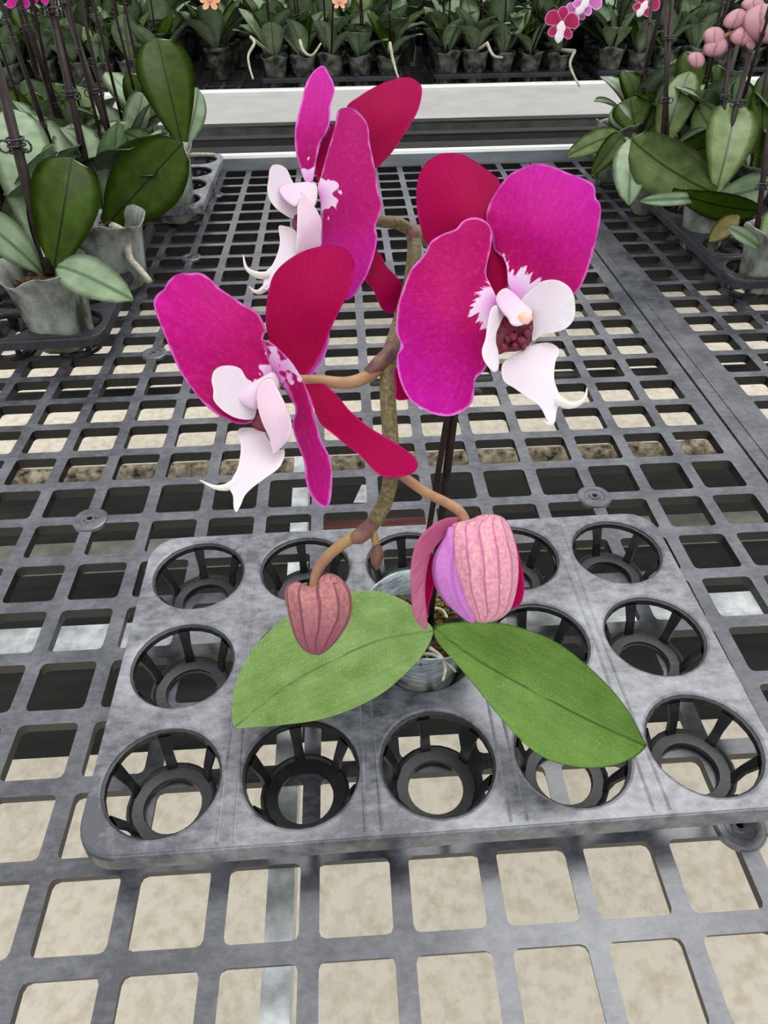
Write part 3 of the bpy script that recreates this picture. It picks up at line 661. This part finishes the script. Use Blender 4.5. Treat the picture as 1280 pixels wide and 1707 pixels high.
blade('petal', [(650, 340), (690, 318), (740, 322), (780, 350), (820, 400), (835, 450), (840, 520), (860, 620), (880, 720), (890, 800), (912, 880), (905, 940), (875, 1020), (885, 1080), (870, 1180), (830, 1300), (790, 1370), (740, 1440), (690, 1455), (670, 1400), (610, 1280), (550, 1150),
                (548, 1050), (555, 980), (548, 880), (530, 800), (545, 740), (572, 640), (600, 540), (630, 440)],
      M_PETAL_C, fC, ctrl=[(540, 800, 5.62), (560, 1000, 5.6), (900, 900, 5.32), (740, 330, 5.62), (700, 1440, 5.3), (720, 850, 5.42), (620, 500, 5.62), (840, 1250, 5.25)], base=(520, 850), tf=T, center=(720, 880), ruffle=.014)
blade('lip_throat', [(380, 980), (410, 950), (430, 1000), (420, 1050), (385, 1030)], M_THROAT, fC, ctrl=[(400, 1000, 5.52)], front=.02, tf=T)
blade('lip_lobe', [(245, 690), (265, 658), (310, 657), (350, 685), (375, 740), (395, 780), (400, 840), (410, 900), (412, 955), (380, 975), (330, 950), (280, 910), (245, 860), (232, 800), (240, 740)], M_LIP, fC,
      ctrl=[(390, 930, 5.52), (320, 800, 5.5), (250, 700, 5.45), (240, 850, 5.42)], tf=T, center=(320, 820))
blade('lip_lobe', [(430, 825), (470, 850), (510, 900), (545, 960), (557, 1010), (552, 1080), (548, 1140), (480, 1160), (405, 1185), (407, 1080), (410, 980), (412, 890)], M_LIPP, fC,
      ctrl=[(440, 840, 5.46), (480, 1000, 5.38), (420, 1170, 5.36), (550, 1060, 5.44)], front=.03, tf=T)
mid_ = blade('lip_midlobe', [(300, 1022), (340, 1020), (385, 1035), (420, 1080), (470, 1150), (540, 1150), (480, 1210), (380, 1230), (310, 1290), (255, 1370), (225, 1400), (205, 1385), (212, 1340), (215, 1300), (255, 1260), (290, 1190), (308, 1110)], M_LIP, fC,
      ctrl=[(340, 1030, 5.5), (330, 1180, 5.4), (220, 1370, 5.3), (500, 1160, 5.42)], tf=T, center=(330, 1180))
tendril([(235, 1315, 5.34), (170, 1308, 5.3), (110, 1270, 5.28), (90, 1190, 5.28)], .036, T, mid_)
tendril([(235, 1375, 5.32), (190, 1408, 5.3), (155, 1405, 5.3), (125, 1378, 5.3)], .03, T, mid_)

# --- buds
T = TF(440, 780, 2.7826)
bR = blade('flower_bud', [(960, 235), (1000, 218), (1050, 212), (1110, 230), (1150, 290), (1178, 400), (1180, 520), (1152, 640), (1112, 690), (1060, 712), (990, 716), (930, 660), (885, 560), (850, 440), (845, 330), (870, 260), (910, 245)], M_BUD_R, root,
           ctrl=[(1000, 470, 4.8)], front=.27, back=.27, ridges=.012, lat=True, tf=T, center=(1010, 460), label='large pink bud beginning to open')
blade('petal', [(860, 270), (930, 300), (960, 450), (980, 640), (975, 718), (925, 700), (850, 635), (800, 565), (778, 480), (790, 400), (835, 320)], M_BUD_P, bR, ctrl=[(880, 480, 4.72)], front=.1, back=.1, lat=True, tf=T, label='lilac petal')
blade('sepal', [(905, 235), (860, 230), (800, 252), (730, 310), (695, 380), (680, 460), (680, 560), (690, 660), (715, 720), (755, 746), (756, 690), (748, 600), (752, 500), (775, 400), (812, 345), (860, 290)], M_HANG, bR,
      ctrl=[(890, 240, 4.78), (740, 330, 4.68), (700, 500, 4.62), (740, 730, 4.66), (760, 480, 4.7)], front=.04, tf=T, center=(730, 440), label='pink sepal hanging open')
blade('sepal', [(745, 500), (775, 395), (800, 440), (790, 540), (765, 640), (756, 690), (740, 600)], M_SEPAL, bR, ctrl=[(770, 520, 4.76)], tf=T)
blade('sepal', [(1160, 330), (1190, 430), (1208, 540), (1195, 620), (1160, 652), (1140, 640), (1130, 540), (1140, 420)], M_SEPAL, bR, ctrl=[(1170, 500, 4.84)], front=.03, back=.03, tf=T, label='crimson sepal edge')
blade('flower_bud', [(95, 590), (105, 548), (150, 527), (200, 545), (240, 545), (262, 505), (300, 487), (350, 505), (390, 550), (408, 610), (405, 680), (380, 740), (330, 812), (280, 856), (240, 868), (190, 850), (150, 800), (125, 730), (105, 650)], M_BUD_L, root,
      ctrl=[(240, 680, 4.8)], front=.2, back=.2, ridges=.018, lat=True, tf=T, center=(250, 670), label='closed rose-brown bud hanging over the leaf')

# ------------------------------------------------------------------ neighbouring orchids
def strap(name, P0, P1, w, mats, parent, up, bow=.2, fold=.12, nu=12, nv=6, wide=1.3, thick=.03, label=None, droop=0, tipr=.0):
    """a strap leaf from P0 to P1 (units), face turned to 'up', arched by bow, V-folded"""
    P0, P1, up = (np.array(a, float) for a in (P0, P1, up)); d = P1-P0; L = np.linalg.norm(d); d /= L
    nrm = up-d*(up@d); nrm /= np.linalg.norm(nrm)+1e-9; side = np.cross(d, nrm)
    V = []; B = []; uv = []; md = []
    for i in range(nu+1):
        t = i/nu; c = P0+d*L*t+nrm*(bow*4*t*(1-t)-droop*t*t)*L
        hw = w/2*max(.02, (math.sin(math.pi*min(1, t**wide))**.58 if t < 1 else .02)) if t > .02 else w*.12
        hw = max(hw, w*.1*(1-t)); hw = max(hw, .012)
        for j in range(nv+1):
            s = 2*j/nv-1
            q = c+side*hw*s+nrm*(fold*w*abs(s)**1.3*hw/w*2 - .25*fold*w*s*s)
            V.append(q); B.append(q-nrm*thick*(1-s*s)*.9); uv.append((t, s*.3)); md.append(abs(s)*hw)
    n = len(V); F = []; mi = []
    for i in range(nu):
        for j in range(nv):
            a = i*(nv+1)+j; F.append((a, a+nv+1, a+nv+2, a+1)); mi.append(0)
            F.append((a+n+1, a+nv+2+n, a+nv+1+n, a+n)); mi.append(1)
    for i in range(nu):
        for j in (0, nv):
            a = i*(nv+1)+j; b = a+nv+1; F.append((a, b, b+n, a+n)); mi.append(0)
    if parent is None: return V+B, F, mi
    return mesh(name, V+B, F, mats, parent, True, uv+uv, {'mid': md+md}, midx=mi, label=label)
TOCAM = lambda P: (CAM-np.array(P))/np.linalg.norm(CAM-np.array(P))
def leaf_px(a, b, w_px, mats, parent, roll=0, bow=.08, fold=.1, **kw):
    """leaf from base pixel/depth a to tip pixel/depth b, real width from its apparent width"""
    P0, P1 = at(*a), at(*b); c = TOCAM((P0+P1)/2); d = (P1-P0)/np.linalg.norm(P1-P0); sd = np.cross(d, c)
    up = c+sd*math.tan(roll); D = (a[2]+b[2])/2
    return strap('leaf', P0, P1, w_px*D/F_PX/math.cos(roll), mats, parent, up, bow, fold, **kw)
def pot(parent, cx, cy, r, h, mat=M_POT, zb=.14, lip=True, n=26):
    rr = random.Random(int(cx*100)+int(cy*10)); a0 = rr.uniform(0, 6)
    def wb(j, th, r_, z): return r_*(1+.035*math.sin(4*th+a0)+.02*math.sin(9*th)), z+(.10*math.sin(3*th+a0)+.04*math.sin(7*th))*(z > h*.75)
    m = MB(); m.lathe([(.01, zb), (r*.68, zb), (r*.72, zb+.06), (r*.8, h*.5), (r*.9, h*.8), (r*.97, h*.93), (r*1.08, h), (r*1.05, h+.01), (r*.93, h*.92), (r*.86, h*.8), (r*.8, h*.74)], cx, cy, n, wb)
    o = m.build('pot', mat, parent)
    m = MB(); m.lathe([(.01, h*.80), (r*.5, h*.81), (r*.87, h*.77)], cx, cy, 14, lambda j, th, r_, z: (r_, z+rr.uniform(-.05, .08)))
    for i in range(16):
        a, q = rr.uniform(0, 6.3), r*.75*math.sqrt(rr.random()); m.blob((cx+q*math.cos(a), cy+q*math.sin(a), h*.82), (.1, .08, .07), .35, rr)
    b = m.build('bark_mix', M_BARK, parent, smooth=False); b['kind'] = 'stuff'
    return o
def stake(parent, P0, P1, r=.05, clips=(), mat=None):
    P0, P1 = np.array(P0, float), np.array(P1, float)
    m = MB(); m.tube([P0, P0*.5+P1*.5, P1], r, 8); s = m.build('stake', mat or M_STAKE, parent)
    for t in clips:
        c = P0+(P1-P0)*t; m = MB()
        for k in range(3): m.tube([c+np.array((r*1.7*math.cos(a), r*1.7*math.sin(a), r*(k-1)*1.1)) for a in np.linspace(0, 6.28, 11)], r*.22, 5)
        for sg in (-1, 1): m.tube([c+np.array((sg*r*2, -r, 0))+np.array((r*1.1*math.cos(a), 0, r*1.1*math.sin(a))) for a in np.linspace(0, 6.28, 9)], r*.22, 5)
        m.build('clip', M_WIRE, s)
    return s
def curve_root(parent, pts, r=.05, name='aerial_root', mat=None):
    q = catmull([at(*p) for p in pts], 5, False); m = MB(); m.tube(q, [r*(1-.4*i/len(q)) for i in range(len(q))], 7); return m.build(name, mat or M_ROOT, parent)

DK, MD, PL, PU = [M_DARK, M_PALE], [M_MID, M_PALE], [M_PALE, M_MID], [M_PURP, M_PALE]
def tray_copy(x, y, rz, label, group=None, dark=True):
    return dup(dark_tray if dark else tray, (x, y, 0), rz, 1, label, group)
dark_tray = thing('plant_tray', 'dark tray', 'tray'); tray_parts(M_TRAYD, M_CUP, dark_tray, seg=20)
dark_tray.location = Vector((-3.55, 9.5, 0))*S; dark_tray.rotation_euler = (0, 0, math.pi/2+.03)
dark_tray['label'] = 'dark tray at left edge carrying the nearest left orchid'
t4 = thing('plant_tray', 'tray with empty back holes at the far left of the mesh bench', 'tray'); tray_parts(M_TRAY, M_CUP, t4, nx=4, seg=20)
t4.location = Vector((-2.35, 17.65, 0))*S; t4.rotation_euler = (0, 0, math.pi/2)
tray_copy(17.1, 11.4, math.pi/2, 'dark tray at right edge carrying the two lowest pots')
tray_copy(18.3, 18.1, 0, 'dark tray at far right, mostly hidden under drooping leaves')

# left: nearest plant
a = thing('potted_orchid', 'orchid in cloudy pot at the left edge, nearest to the camera', 'orchid', (-2.0, 6.45, 0))
pot(a, -2.15, 6.5, .93, 2.0)
leaf_px((88, 462, 16.2), (120, 262, 16.8), 105, DK, a, fold=.2, bow=.12, wide=1.35)
leaf_px((95, 445, 16.0), (222, 500, 14.6), 66, PL, a, roll=-.2, bow=.12)
leaf_px((70, 455, 16.3), (-60, 345, 15.0), 62, PL, a, roll=.3, bow=.1)
leaf_px((80, 455, 16.6), (20, 180, 18.6), 92, PL, a, bow=.1)
leaf_px((80, 455, 16.5), (85, 300, 17.2), 70, PU, a, bow=.1)
stake(a, at(82, 458, 16.1), at(-8, 100, 16.4), .12, (.6,))
# left: second plant
a = thing('potted_orchid', 'orchid with broad dark leaves behind the nearest left pot', 'orchid', (-2.1, 9.7, 0))
pot(a, -1.55, 9.9, .92, 1.9)
leaf_px((178, 375, 19.3), (305, 238, 19.5), 106, DK, a, bow=.1, fold=.1, wide=1.1)
leaf_px((172, 372, 19.8), (118, 206, 20.5), 88, PL, a, bow=.1)
leaf_px((170, 372, 19.3), (128, 262, 19.6), 40, PU, a)
leaf_px((165, 370, 19.8), (30, 190, 20.5), 80, PL, a, roll=.2)
stake(a, at(150, 300, 19.8), at(72, -40, 20.4), .1, (.41, .82))
stake(a, at(195, 262, 20.4), at(92, -40, 21), .09, (.35, .85))
curve_root(a, [(188, 378, 18.9), (208, 392, 18.6), (216, 430, 18.5), (235, 452, 18.3), (250, 470, 18.2)], .13)
# left: third plant
a = thing('potted_orchid', 'orchid with tall upright dark leaf over the white rail', 'orchid', (-.9, 15.0, 0))
pot(a, -.85, 15.1, .78, 2.3)
leaf_px((305, 248, 22.8), (262, 62, 23.4), 92, DK, a, bow=.08, fold=.14, wide=1.35)
leaf_px((305, 250, 23.4), (330, 146, 24), 36, PL, a, roll=.4)
leaf_px((290, 255, 23.4), (205, 220, 22.5), 34, MD, a)
leaf_px((200, 262, 22.8), (238, 155, 24), 46, PL, a, roll=.3)
curve_root(a, [(300, 262, 22.4), (325, 258, 22.3), (358, 258, 22.2)], .08)

# right cluster
a = thing('potted_orchid', 'orchid in bluish pot at the right edge, partly out of frame', 'orchid', (15.55, 7.6, 0))
pot(a, 15.75, 8.2, .72, 1.75, M_POT)
leaf_px((1268, 415, 18.0), (1212, 378, 17.4), 22, PL, a, roll=.3)
leaf_px((1270, 420, 18.0), (1305, 350, 18.6), 50, MD, a)
leaf_px((1262, 415, 18.0), (1320, 395, 18.6), 50, PL, a)
stake(a, at(1262, 380, 18.2), at(1290, 150, 18.6), .07, (.3,))
a = thing('potted_orchid', 'orchid with long pale drooping leaf at right, second pot from the corner', 'orchid', (15.5, 10.8, 0))
pot(a, 15.4, 11.3, .82, 1.7, M_POT)
leaf_px((1185, 330, 20.2), (1066, 335, 19.4), 22, PL, a, roll=.2, bow=.03)
leaf_px((1190, 322, 20.2), (1052, 232, 20.6), 84, MD, a, roll=-.35, bow=.1, fold=.2)
leaf_px((1190, 330, 20.2), (1285, 308, 20), 56, PL, a, roll=.3)
leaf_px((1120, 318, 20), (1270, 352, 19.6), 44, DK, a, roll=.5)
leaf_px((1192, 325, 20.4), (1225, 170, 21.5), 80, MD, a, roll=.2)
leaf_px((1232, 360, 19.2), (1182, 402, 18.6), 34, [M_DEAD, M_DEAD], a, label='yellowed leaf')
stake(a, at(1196, 300, 20.6), at(1250, 90, 21.4), .08, (.6,))
stake(a, at(1194, 300, 20.8), at(1222, 30, 21.8), .06, (.5,))
a = thing('potted_orchid', 'orchid with hanging pale oval leaf and green arching leaves at right of the bench', 'orchid', (14.4, 15.4, 0))
pot(a, 14.9, 14.5, .8, 2.0, M_POTD)
leaf_px((1052, 232, 22.2), (1048, 342, 20.8), 56, PL, a, bow=.12)
leaf_px((1052, 228, 22.2), (1195, 300, 21.2), 62, MD, a, roll=.2, bow=.14, fold=.18)
leaf_px((1115, 255, 23), (1255, 225, 21.8), 58, DK, a, roll=.2, bow=.15)
leaf_px((1100, 260, 23.4), (1150, 118, 24), 60, MD, a, roll=-.2)
leaf_px((1110, 270, 23.4), (1180, 215, 22.6), 40, PL, a, roll=.3)
stake(a, at(1105, 225, 23), at(1122, -30, 24), .075, (.22, .62))
stake(a, at(1112, 225, 23), at(1108, -30, 24), .06)
stake(a, at(1185, 230, 23), at(1245, 20, 24), .075, (.5,))
a = thing('potted_orchid', 'orchid with dull drooping leaves at the far right corner of the near bench', 'orchid', (14.2, 17.8, 0))
pot(a, 14.6, 17.8, .78, 2.1, M_POTD)
leaf_px((1040, 228, 24.6), (942, 262, 23.6), 36, MD, a, roll=.3, bow=.18)
leaf_px((1036, 225, 24.4), (985, 292, 22.9), 34, DK, a, bow=.14)
leaf_px((1040, 228, 24.6), (1018, 285, 23.2), 30, MD, a, bow=.14)
leaf_px((1060, 222, 24.8), (1050, 162, 25.4), 64, DK, a, bow=.05)
leaf_px((1055, 222, 25), (1022, 178, 25.6), 34, PL, a)
leaf_px((1075, 225, 25), (1125, 140, 25.6), 52, MD, a, roll=.4)
stake(a, at(1070, 175, 25.3), at(1088, -20, 26), .06, (.7,))
a = thing('potted_orchid', 'orchid with upright leaves at right edge, behind the bluish pots', 'orchid', (17, 14.2, 0))
pot(a, 17.1, 13.3, .8, 2.0, M_POTD)
leaf_px((1225, 300, 22), (1262, 175, 22.8), 66, PL, a, roll=.3)
leaf_px((1250, 300, 22), (1160, 175, 23.2), 58, MD, a, roll=-.2)
leaf_px((1250, 310, 22), (1232, 130, 23), 50, DK, a, roll=.3)
leaf_px((1260, 300, 22), (1300, 200, 22.6), 70, PL, a)
leaf_px((1265, 290, 22), (1275, 120, 22.6), 40, DK, a)
stake(a, at(1250, 280, 22), at(1292, 60, 22.4), .07, (.5,))
# spray of dusty pink buds
sp_ = curve_root(a, [(1292, 60, 21.8), (1275, 40, 21.7), (1240, 48, 21.7), (1205, 62, 21.7), (1180, 85, 21.8), (1162, 98, 21.8)], .09, 'flower_spike', M_PEDI)
for (x, y, w, h, rot) in ((1160, 100, 30, 28, .3), (1190, 62, 38, 36, .2), (1192, 78, 44, 34, -.5), (1226, 32, 46, 30, -.5), (1238, 60, 46, 34, -.3), (1266, 38, 62, 66, .1), (1278, 58, 28, 30, 0), (1255, 8, 40, 26, 0), (1250, 72, 18, 24, 0)):
    pts = []
    for k in range(10):
        t = 2*math.pi*k/10; px_, py_ = w/2*math.cos(t), h/2*math.sin(t)*(1+.15*math.cos(t)); pts.append((x+px_*math.cos(rot)-py_*math.sin(rot), y+px_*math.sin(rot)+py_*math.cos(rot)))
    blade('flower_bud', pts, M_BUD_FAR, sp_, ctrl=[(x, y, 21.6)], front=h*21.6/F_PX*.42, back=h*21.6/F_PX*.42, lat=True, sub=3)

# generic plants (prototypes at the origin)
def proto(seed, n_leaves, hgt, one=False, nst=1, lean=0):
    rr = random.Random(seed); r = thing('potted_orchid', 'x', 'orchid', (0, 0, 0)) if not one else None
    V, F, MI, MT = [], [], [], [M_DARK, M_PALE, M_MID, M_POTD, M_STAKE, M_BARK]
    def addm(vs, fs, mis):
        b = len(V); V.extend(vs); F.extend([tuple(b+i for i in f) for f in fs]); MI.extend(mis)
    if one:
        m = MB(); m.lathe([(.01, .14), (.5, .14), (.6, 1.2), (.78, 1.75), (.7, 1.5), (.01, 1.5)], 0, 0, 12); addm(m.v, m.f, [3]*len(m.f))
    else: pot(r, 0, 0, .76, 1.75, M_POTD, n=16)
    a0 = rr.uniform(0, 6.28)
    for i in range(n_leaves):
        az = a0+i*math.pi*(1+.12*rr.uniform(-1, 1))+rr.uniform(-.35, .35)+(.5*i)
        el = (1.3-.8*(i/n_leaves))*rr.uniform(.75, 1.1)-.05; L = hgt*rr.uniform(.8, 1.15)
        d = np.array((math.cos(az)*math.cos(el), math.sin(az)*math.cos(el), math.sin(el)))
        P0 = np.array((.06*math.cos(az), .06*math.sin(az), 1.55)); P1 = P0+d*L
        up = np.array((-math.cos(az)*math.sin(el), -math.sin(az)*math.sin(el), math.cos(el)))
        w = rr.uniform(1.25, 1.65); bow = rr.uniform(.05, .16)
        mats = DK if rr.random() < .35 else (MD if rr.random() < .55 else [M_PALE, M_PALE])
        if one:
            vs, fs, mi = strap('leaf', P0, P1, w, None, None, up, bow, .12, 7, 4); k = 0 if mats is DK else (2 if mats is MD else 1)
            addm(vs, fs, [k if q == 0 else 1 for q in mi])
        else: strap('leaf', P0, P1, w, mats, r, up, bow, .12, 10, 4)
    for k in range(nst):
        x, y = rr.uniform(-.3, .3), rr.uniform(-.3, .3)
        top = (x+rr.uniform(-.5, .5)+lean, y+rr.uniform(-.3, .3), rr.uniform(6.5, 8.5))
        if one:
            m = MB(); m.tube([(x, y, 1.3), top], .05, 5); addm(m.v, m.f, [4]*len(m.f))
        else: stake(r, (x, y, 1.3), top, .05, (.35, .7))
    if one:
        me = mesh('potted_orchid', V, F, MT, None, True, attrs={'mid': [1.0]*len(V)}, midx=MI); me['category'] = 'orchid'; return me
    return r
P_full = [proto(10+i, 5+i % 2, 2.7, nst=1+i % 2) for i in range(4)]
P_one = [proto(50+i, 7, 2.8, True, 1+(i % 2)) for i in range(5)]
used = set()
placed = []
def put(pr, x, y, rz, s, label, group):
    k = pr.name
    if k in used:
        o = dup(pr, (x, y, 0), rz, s, label, group); placed.append(o); return o
    used.add(k); placed.append(pr); pr.location = Vector((x, y, 0))*S; pr.rotation_euler = (0, 0, rz); pr.scale = (s,)*3; pr['label'] = label
    if group: pr['group'] = group
    return pr
# more plants on the near bench behind the traced ones
for i, (x, y) in enumerate([(-3.7, 9.4), (-3.6, 12.6), (-5.2, 11.2), (-2.0, 12.9), (-5.2, 8.0)]):
    put(P_full[i % 4], x, y, rnd.uniform(0, 6), .95, 'leafy orchid crowded in the dark tray at the left edge', 'orchids filling the left edge tray')
for i, (x, y) in enumerate([(-3.9, 15.0), (-3.9, 18.2), (-2.3, 19.7), (-5.6, 16.5), (-5.6, 19.6), (-2.35, 16.6)]):
    put(P_full[(i+1) % 4], x, y, rnd.uniform(0, 6), .95, 'leafy orchid in the far left group before the white rail', 'orchids of the far left tray')
for i, (x, y) in enumerate([(16.9, 17.2), (17.6, 15.6), (17.6, 18.8), (16.0, 19.6), (18.6, 10.7), (19.2, 14.0)]):
    put(P_full[(i+2) % 4], x, y, rnd.uniform(0, 6), .95, 'leafy orchid in the far right group of the near bench', 'orchids of the far right trays')
# far bench: trays of five, three deep
trays = [(-8.2, 'far bench tray at the left, behind the upright dark leaf', 'far left'), (4.4, 'far bench tray with five pots, left of centre', 'left of centre'), (14.0, 'far bench tray with five pots, right of centre', 'right of centre'), (23.3, 'far bench tray behind the pink bud spray at right', 'at the right')]
for tx, lab, where in trays+[(31.4, 'outermost far bench tray at the right edge', 'at the right edge'), (-16.3, 'outermost far bench tray at the left edge', 'at the left edge'), (-.9+.0, None, None)]:
    if lab is None: continue
    ty = 38.2
    tray_copy(tx, ty, 0, lab)
    for j in range(3):
        for i in range(5):
            x, y = tx+PX*(i-2), ty+PY*(j-1)
            if j == 0:
                put(P_full[(i*3+int(tx)) % 4], x, y, rnd.uniform(0, 6), rnd.uniform(.85, 1.0), 'orchid in the front row of the far bench tray '+where, 'front row orchids of the tray '+where)
            else:
                put(P_one[(i+j*2+int(tx)) % 5], x, y, rnd.uniform(0, 6), rnd.uniform(.9, 1.1), 'orchid behind the front row in the far bench tray '+where, 'back row orchids of the tray '+where)
for j in range(6):
    for i in range(30):
        x = -19+i*2.0+rnd.uniform(-.3, .3); y = 43.6+j*2.1+rnd.uniform(-.3, .3)
        put(P_one[rnd.randrange(5)], x, y, rnd.uniform(0, 6), rnd.uniform(1.0, 1.25), 'leafy orchid deep in the far bench rows behind the front trays', 'orchids deep in the far bench')
for i in range(3):
    put(P_one[i], -2.3+.2*i, 39.5+i*1.7, i, 1, 'leafy orchid between the far left tray and the one left of centre', 'orchids between far trays')

# small far flowers
def nearest(c): return min((p_ for p_ in placed if p_.type == 'EMPTY'), key=lambda p_: np.hypot(*(np.array(p_.location)[:2]/S-c[:2])))
def far_flower(x, y, D, s, cols, label, lip=True, rot=0.0):
    mp, ml = cols; pr = None; parts = []
    c = at(x, y, D); pl = nearest(c); q = np.array(pl.location)/S
    m = MB(); m.tube(catmull([(q[0], q[1], 1.5), (q[0]*.7+c[0]*.3, q[1]*.7+c[1]*.3, 1.5+(c[2]-1.5)*.7), (q[0]*.3+c[0]*.7, q[1]*.3+c[1]*.7, c[2]+.5), c+FW*.1], 6, False), .05, 7)
    m.build('flower_spike', M_STAKE, pl)
    m = MB(); m.blob(c, (.13, .13, .13), .05); root_ = m.build('flower', ml, pl, label=label)
    base = [(0, -1.0, .62), (72, .9, .9), (-72, .9, .9), (145, .85, .6), (-145, .85, .6)]
    for k, (ang, ln, wd) in enumerate([(0, 1, .6), (65, 1, .95), (-65, 1, .95), (140, .95, .55), (-140, .95, .55)]):
        t = math.radians(ang)+rot; dx, dy = math.sin(t), -math.cos(t); nx, ny = -dy, dx; pts = []
        for (u, v) in ((0, .1), (.3, .32), (.65, .5), (.92, .32), (1.0, 0), (.92, -.32), (.65, -.5), (.3, -.32), (0, -.1)):
            pts.append((x+s*(dx*u*ln+nx*v*wd), y+s*(dy*u*ln+ny*v*wd)))
        blade('petal' if abs(ang) == 65 else 'sepal', pts, mp, root_, ctrl=[(x, y, D), (x+s, y, D-.15), (x-s, y, D-.1), (x, y-s, D+.1)], base=(x, y), sub=3, thick=.03)
    if lip:
        t = math.pi+rot; dx, dy = math.sin(t), -math.cos(t); nx, ny = -dy, dx
        pts = [(x+s*(dx*u+nx*v), y+s*(dy*u+ny*v)) for (u, v) in ((-.1, .1), (.2, .26), (.45, .2), (.8, .28), (1.1, .05), (.8, -.2), (.45, -.2), (.2, -.26), (-.1, -.1))]
        blade('lip', pts, ml, root_, ctrl=[(x, y, D-.25)], front=.12, sub=3, thick=.05)
    return root_
M_FARP = petal_mat('far_petal_pink', (190, 90, 170), (205, 120, 190), rimc=(225, 180, 220), rimw=.08)
M_FARO = petal_mat('far_petal_peach', (226, 160, 90), (230, 180, 140), rimc=(235, 170, 150), rimw=.08)
M_FARM = petal_mat('far_petal_magenta', (150, 4, 60), (170, 16, 90), rimc=(230, 150, 200), rimw=.05)
far_flower(936, 40, 33.5, 30, (M_FARM, M_LIP), 'small crimson flower with white lip on the far bench, top right of centre', rot=.15)
far_flower(978, 2, 34, 26, (M_FARP, M_LIP), 'pale pink flower cut by the top edge, beside the crimson one', rot=.6)
far_flower(962, 18, 34.6, 20, (M_FARP, M_LIP), 'small pink flower tucked behind the crimson one')
far_flower(1076, 6, 33.5, 24, (M_FARM, M_LIP), 'dark red flower with a white lip hanging at the top edge', rot=.5)
far_flower(350, 2, 33.0, 18, (M_FARO, M_FARO), 'peach orange flower at the top edge, left one', False)
far_flower(566, 4, 33.0, 13, (M_FARO, M_FARO), 'peach flower at the top edge, above the pots left of centre', False)
far_flower(30, -8, 20.0, 28, (M_PETAL, M_LIP), 'magenta flower cut by the top left corner', False)
far_flower(66, -10, 20.2, 22, (M_PETAL, M_LIP), 'second magenta flower beside the one in the top left corner', False)

# loose pale roots hanging from far trays
for k, (pts, lab) in enumerate([([(418, 62, 35), (424, 72, 34.7), (414, 92, 34.5), (416, 112, 34.4), (422, 132, 34.3)], 'pale root hanging at the left end of the tray left of centre'),
                 ([(650, 72, 34.8), (654, 95, 34.6), (660, 118, 34.5), (664, 130, 34.4)], 'pale root hanging at the right end of the tray left of centre'),
                 ([(958, 85, 34.8), (950, 105, 34.6), (956, 125, 34.4), (966, 144, 34.3)], 'pale root hanging from the tray right of centre'),
                 ([(500, 68, 34.8), (506, 85, 34.6), (520, 92, 34.5), (535, 72, 34.5)], 'forked pale root over the pots left of centre'),
                 ([(812, 72, 34.8), (822, 92, 34.6), (838, 96, 34.5)], 'short pale root over the pots right of centre')]):
    q = catmull([at(*p_) for p_ in pts], 5, False); pl = nearest(q[0]); l = np.array(pl.location)/S
    q = np.vstack([[(l[0], l[1], 1.6)], q]); m = MB(); m.tube(q, [.085*(1-.5*i/len(q)) for i in range(len(q))], 6)
    m.build('aerial_root', M_ROOT, pl)
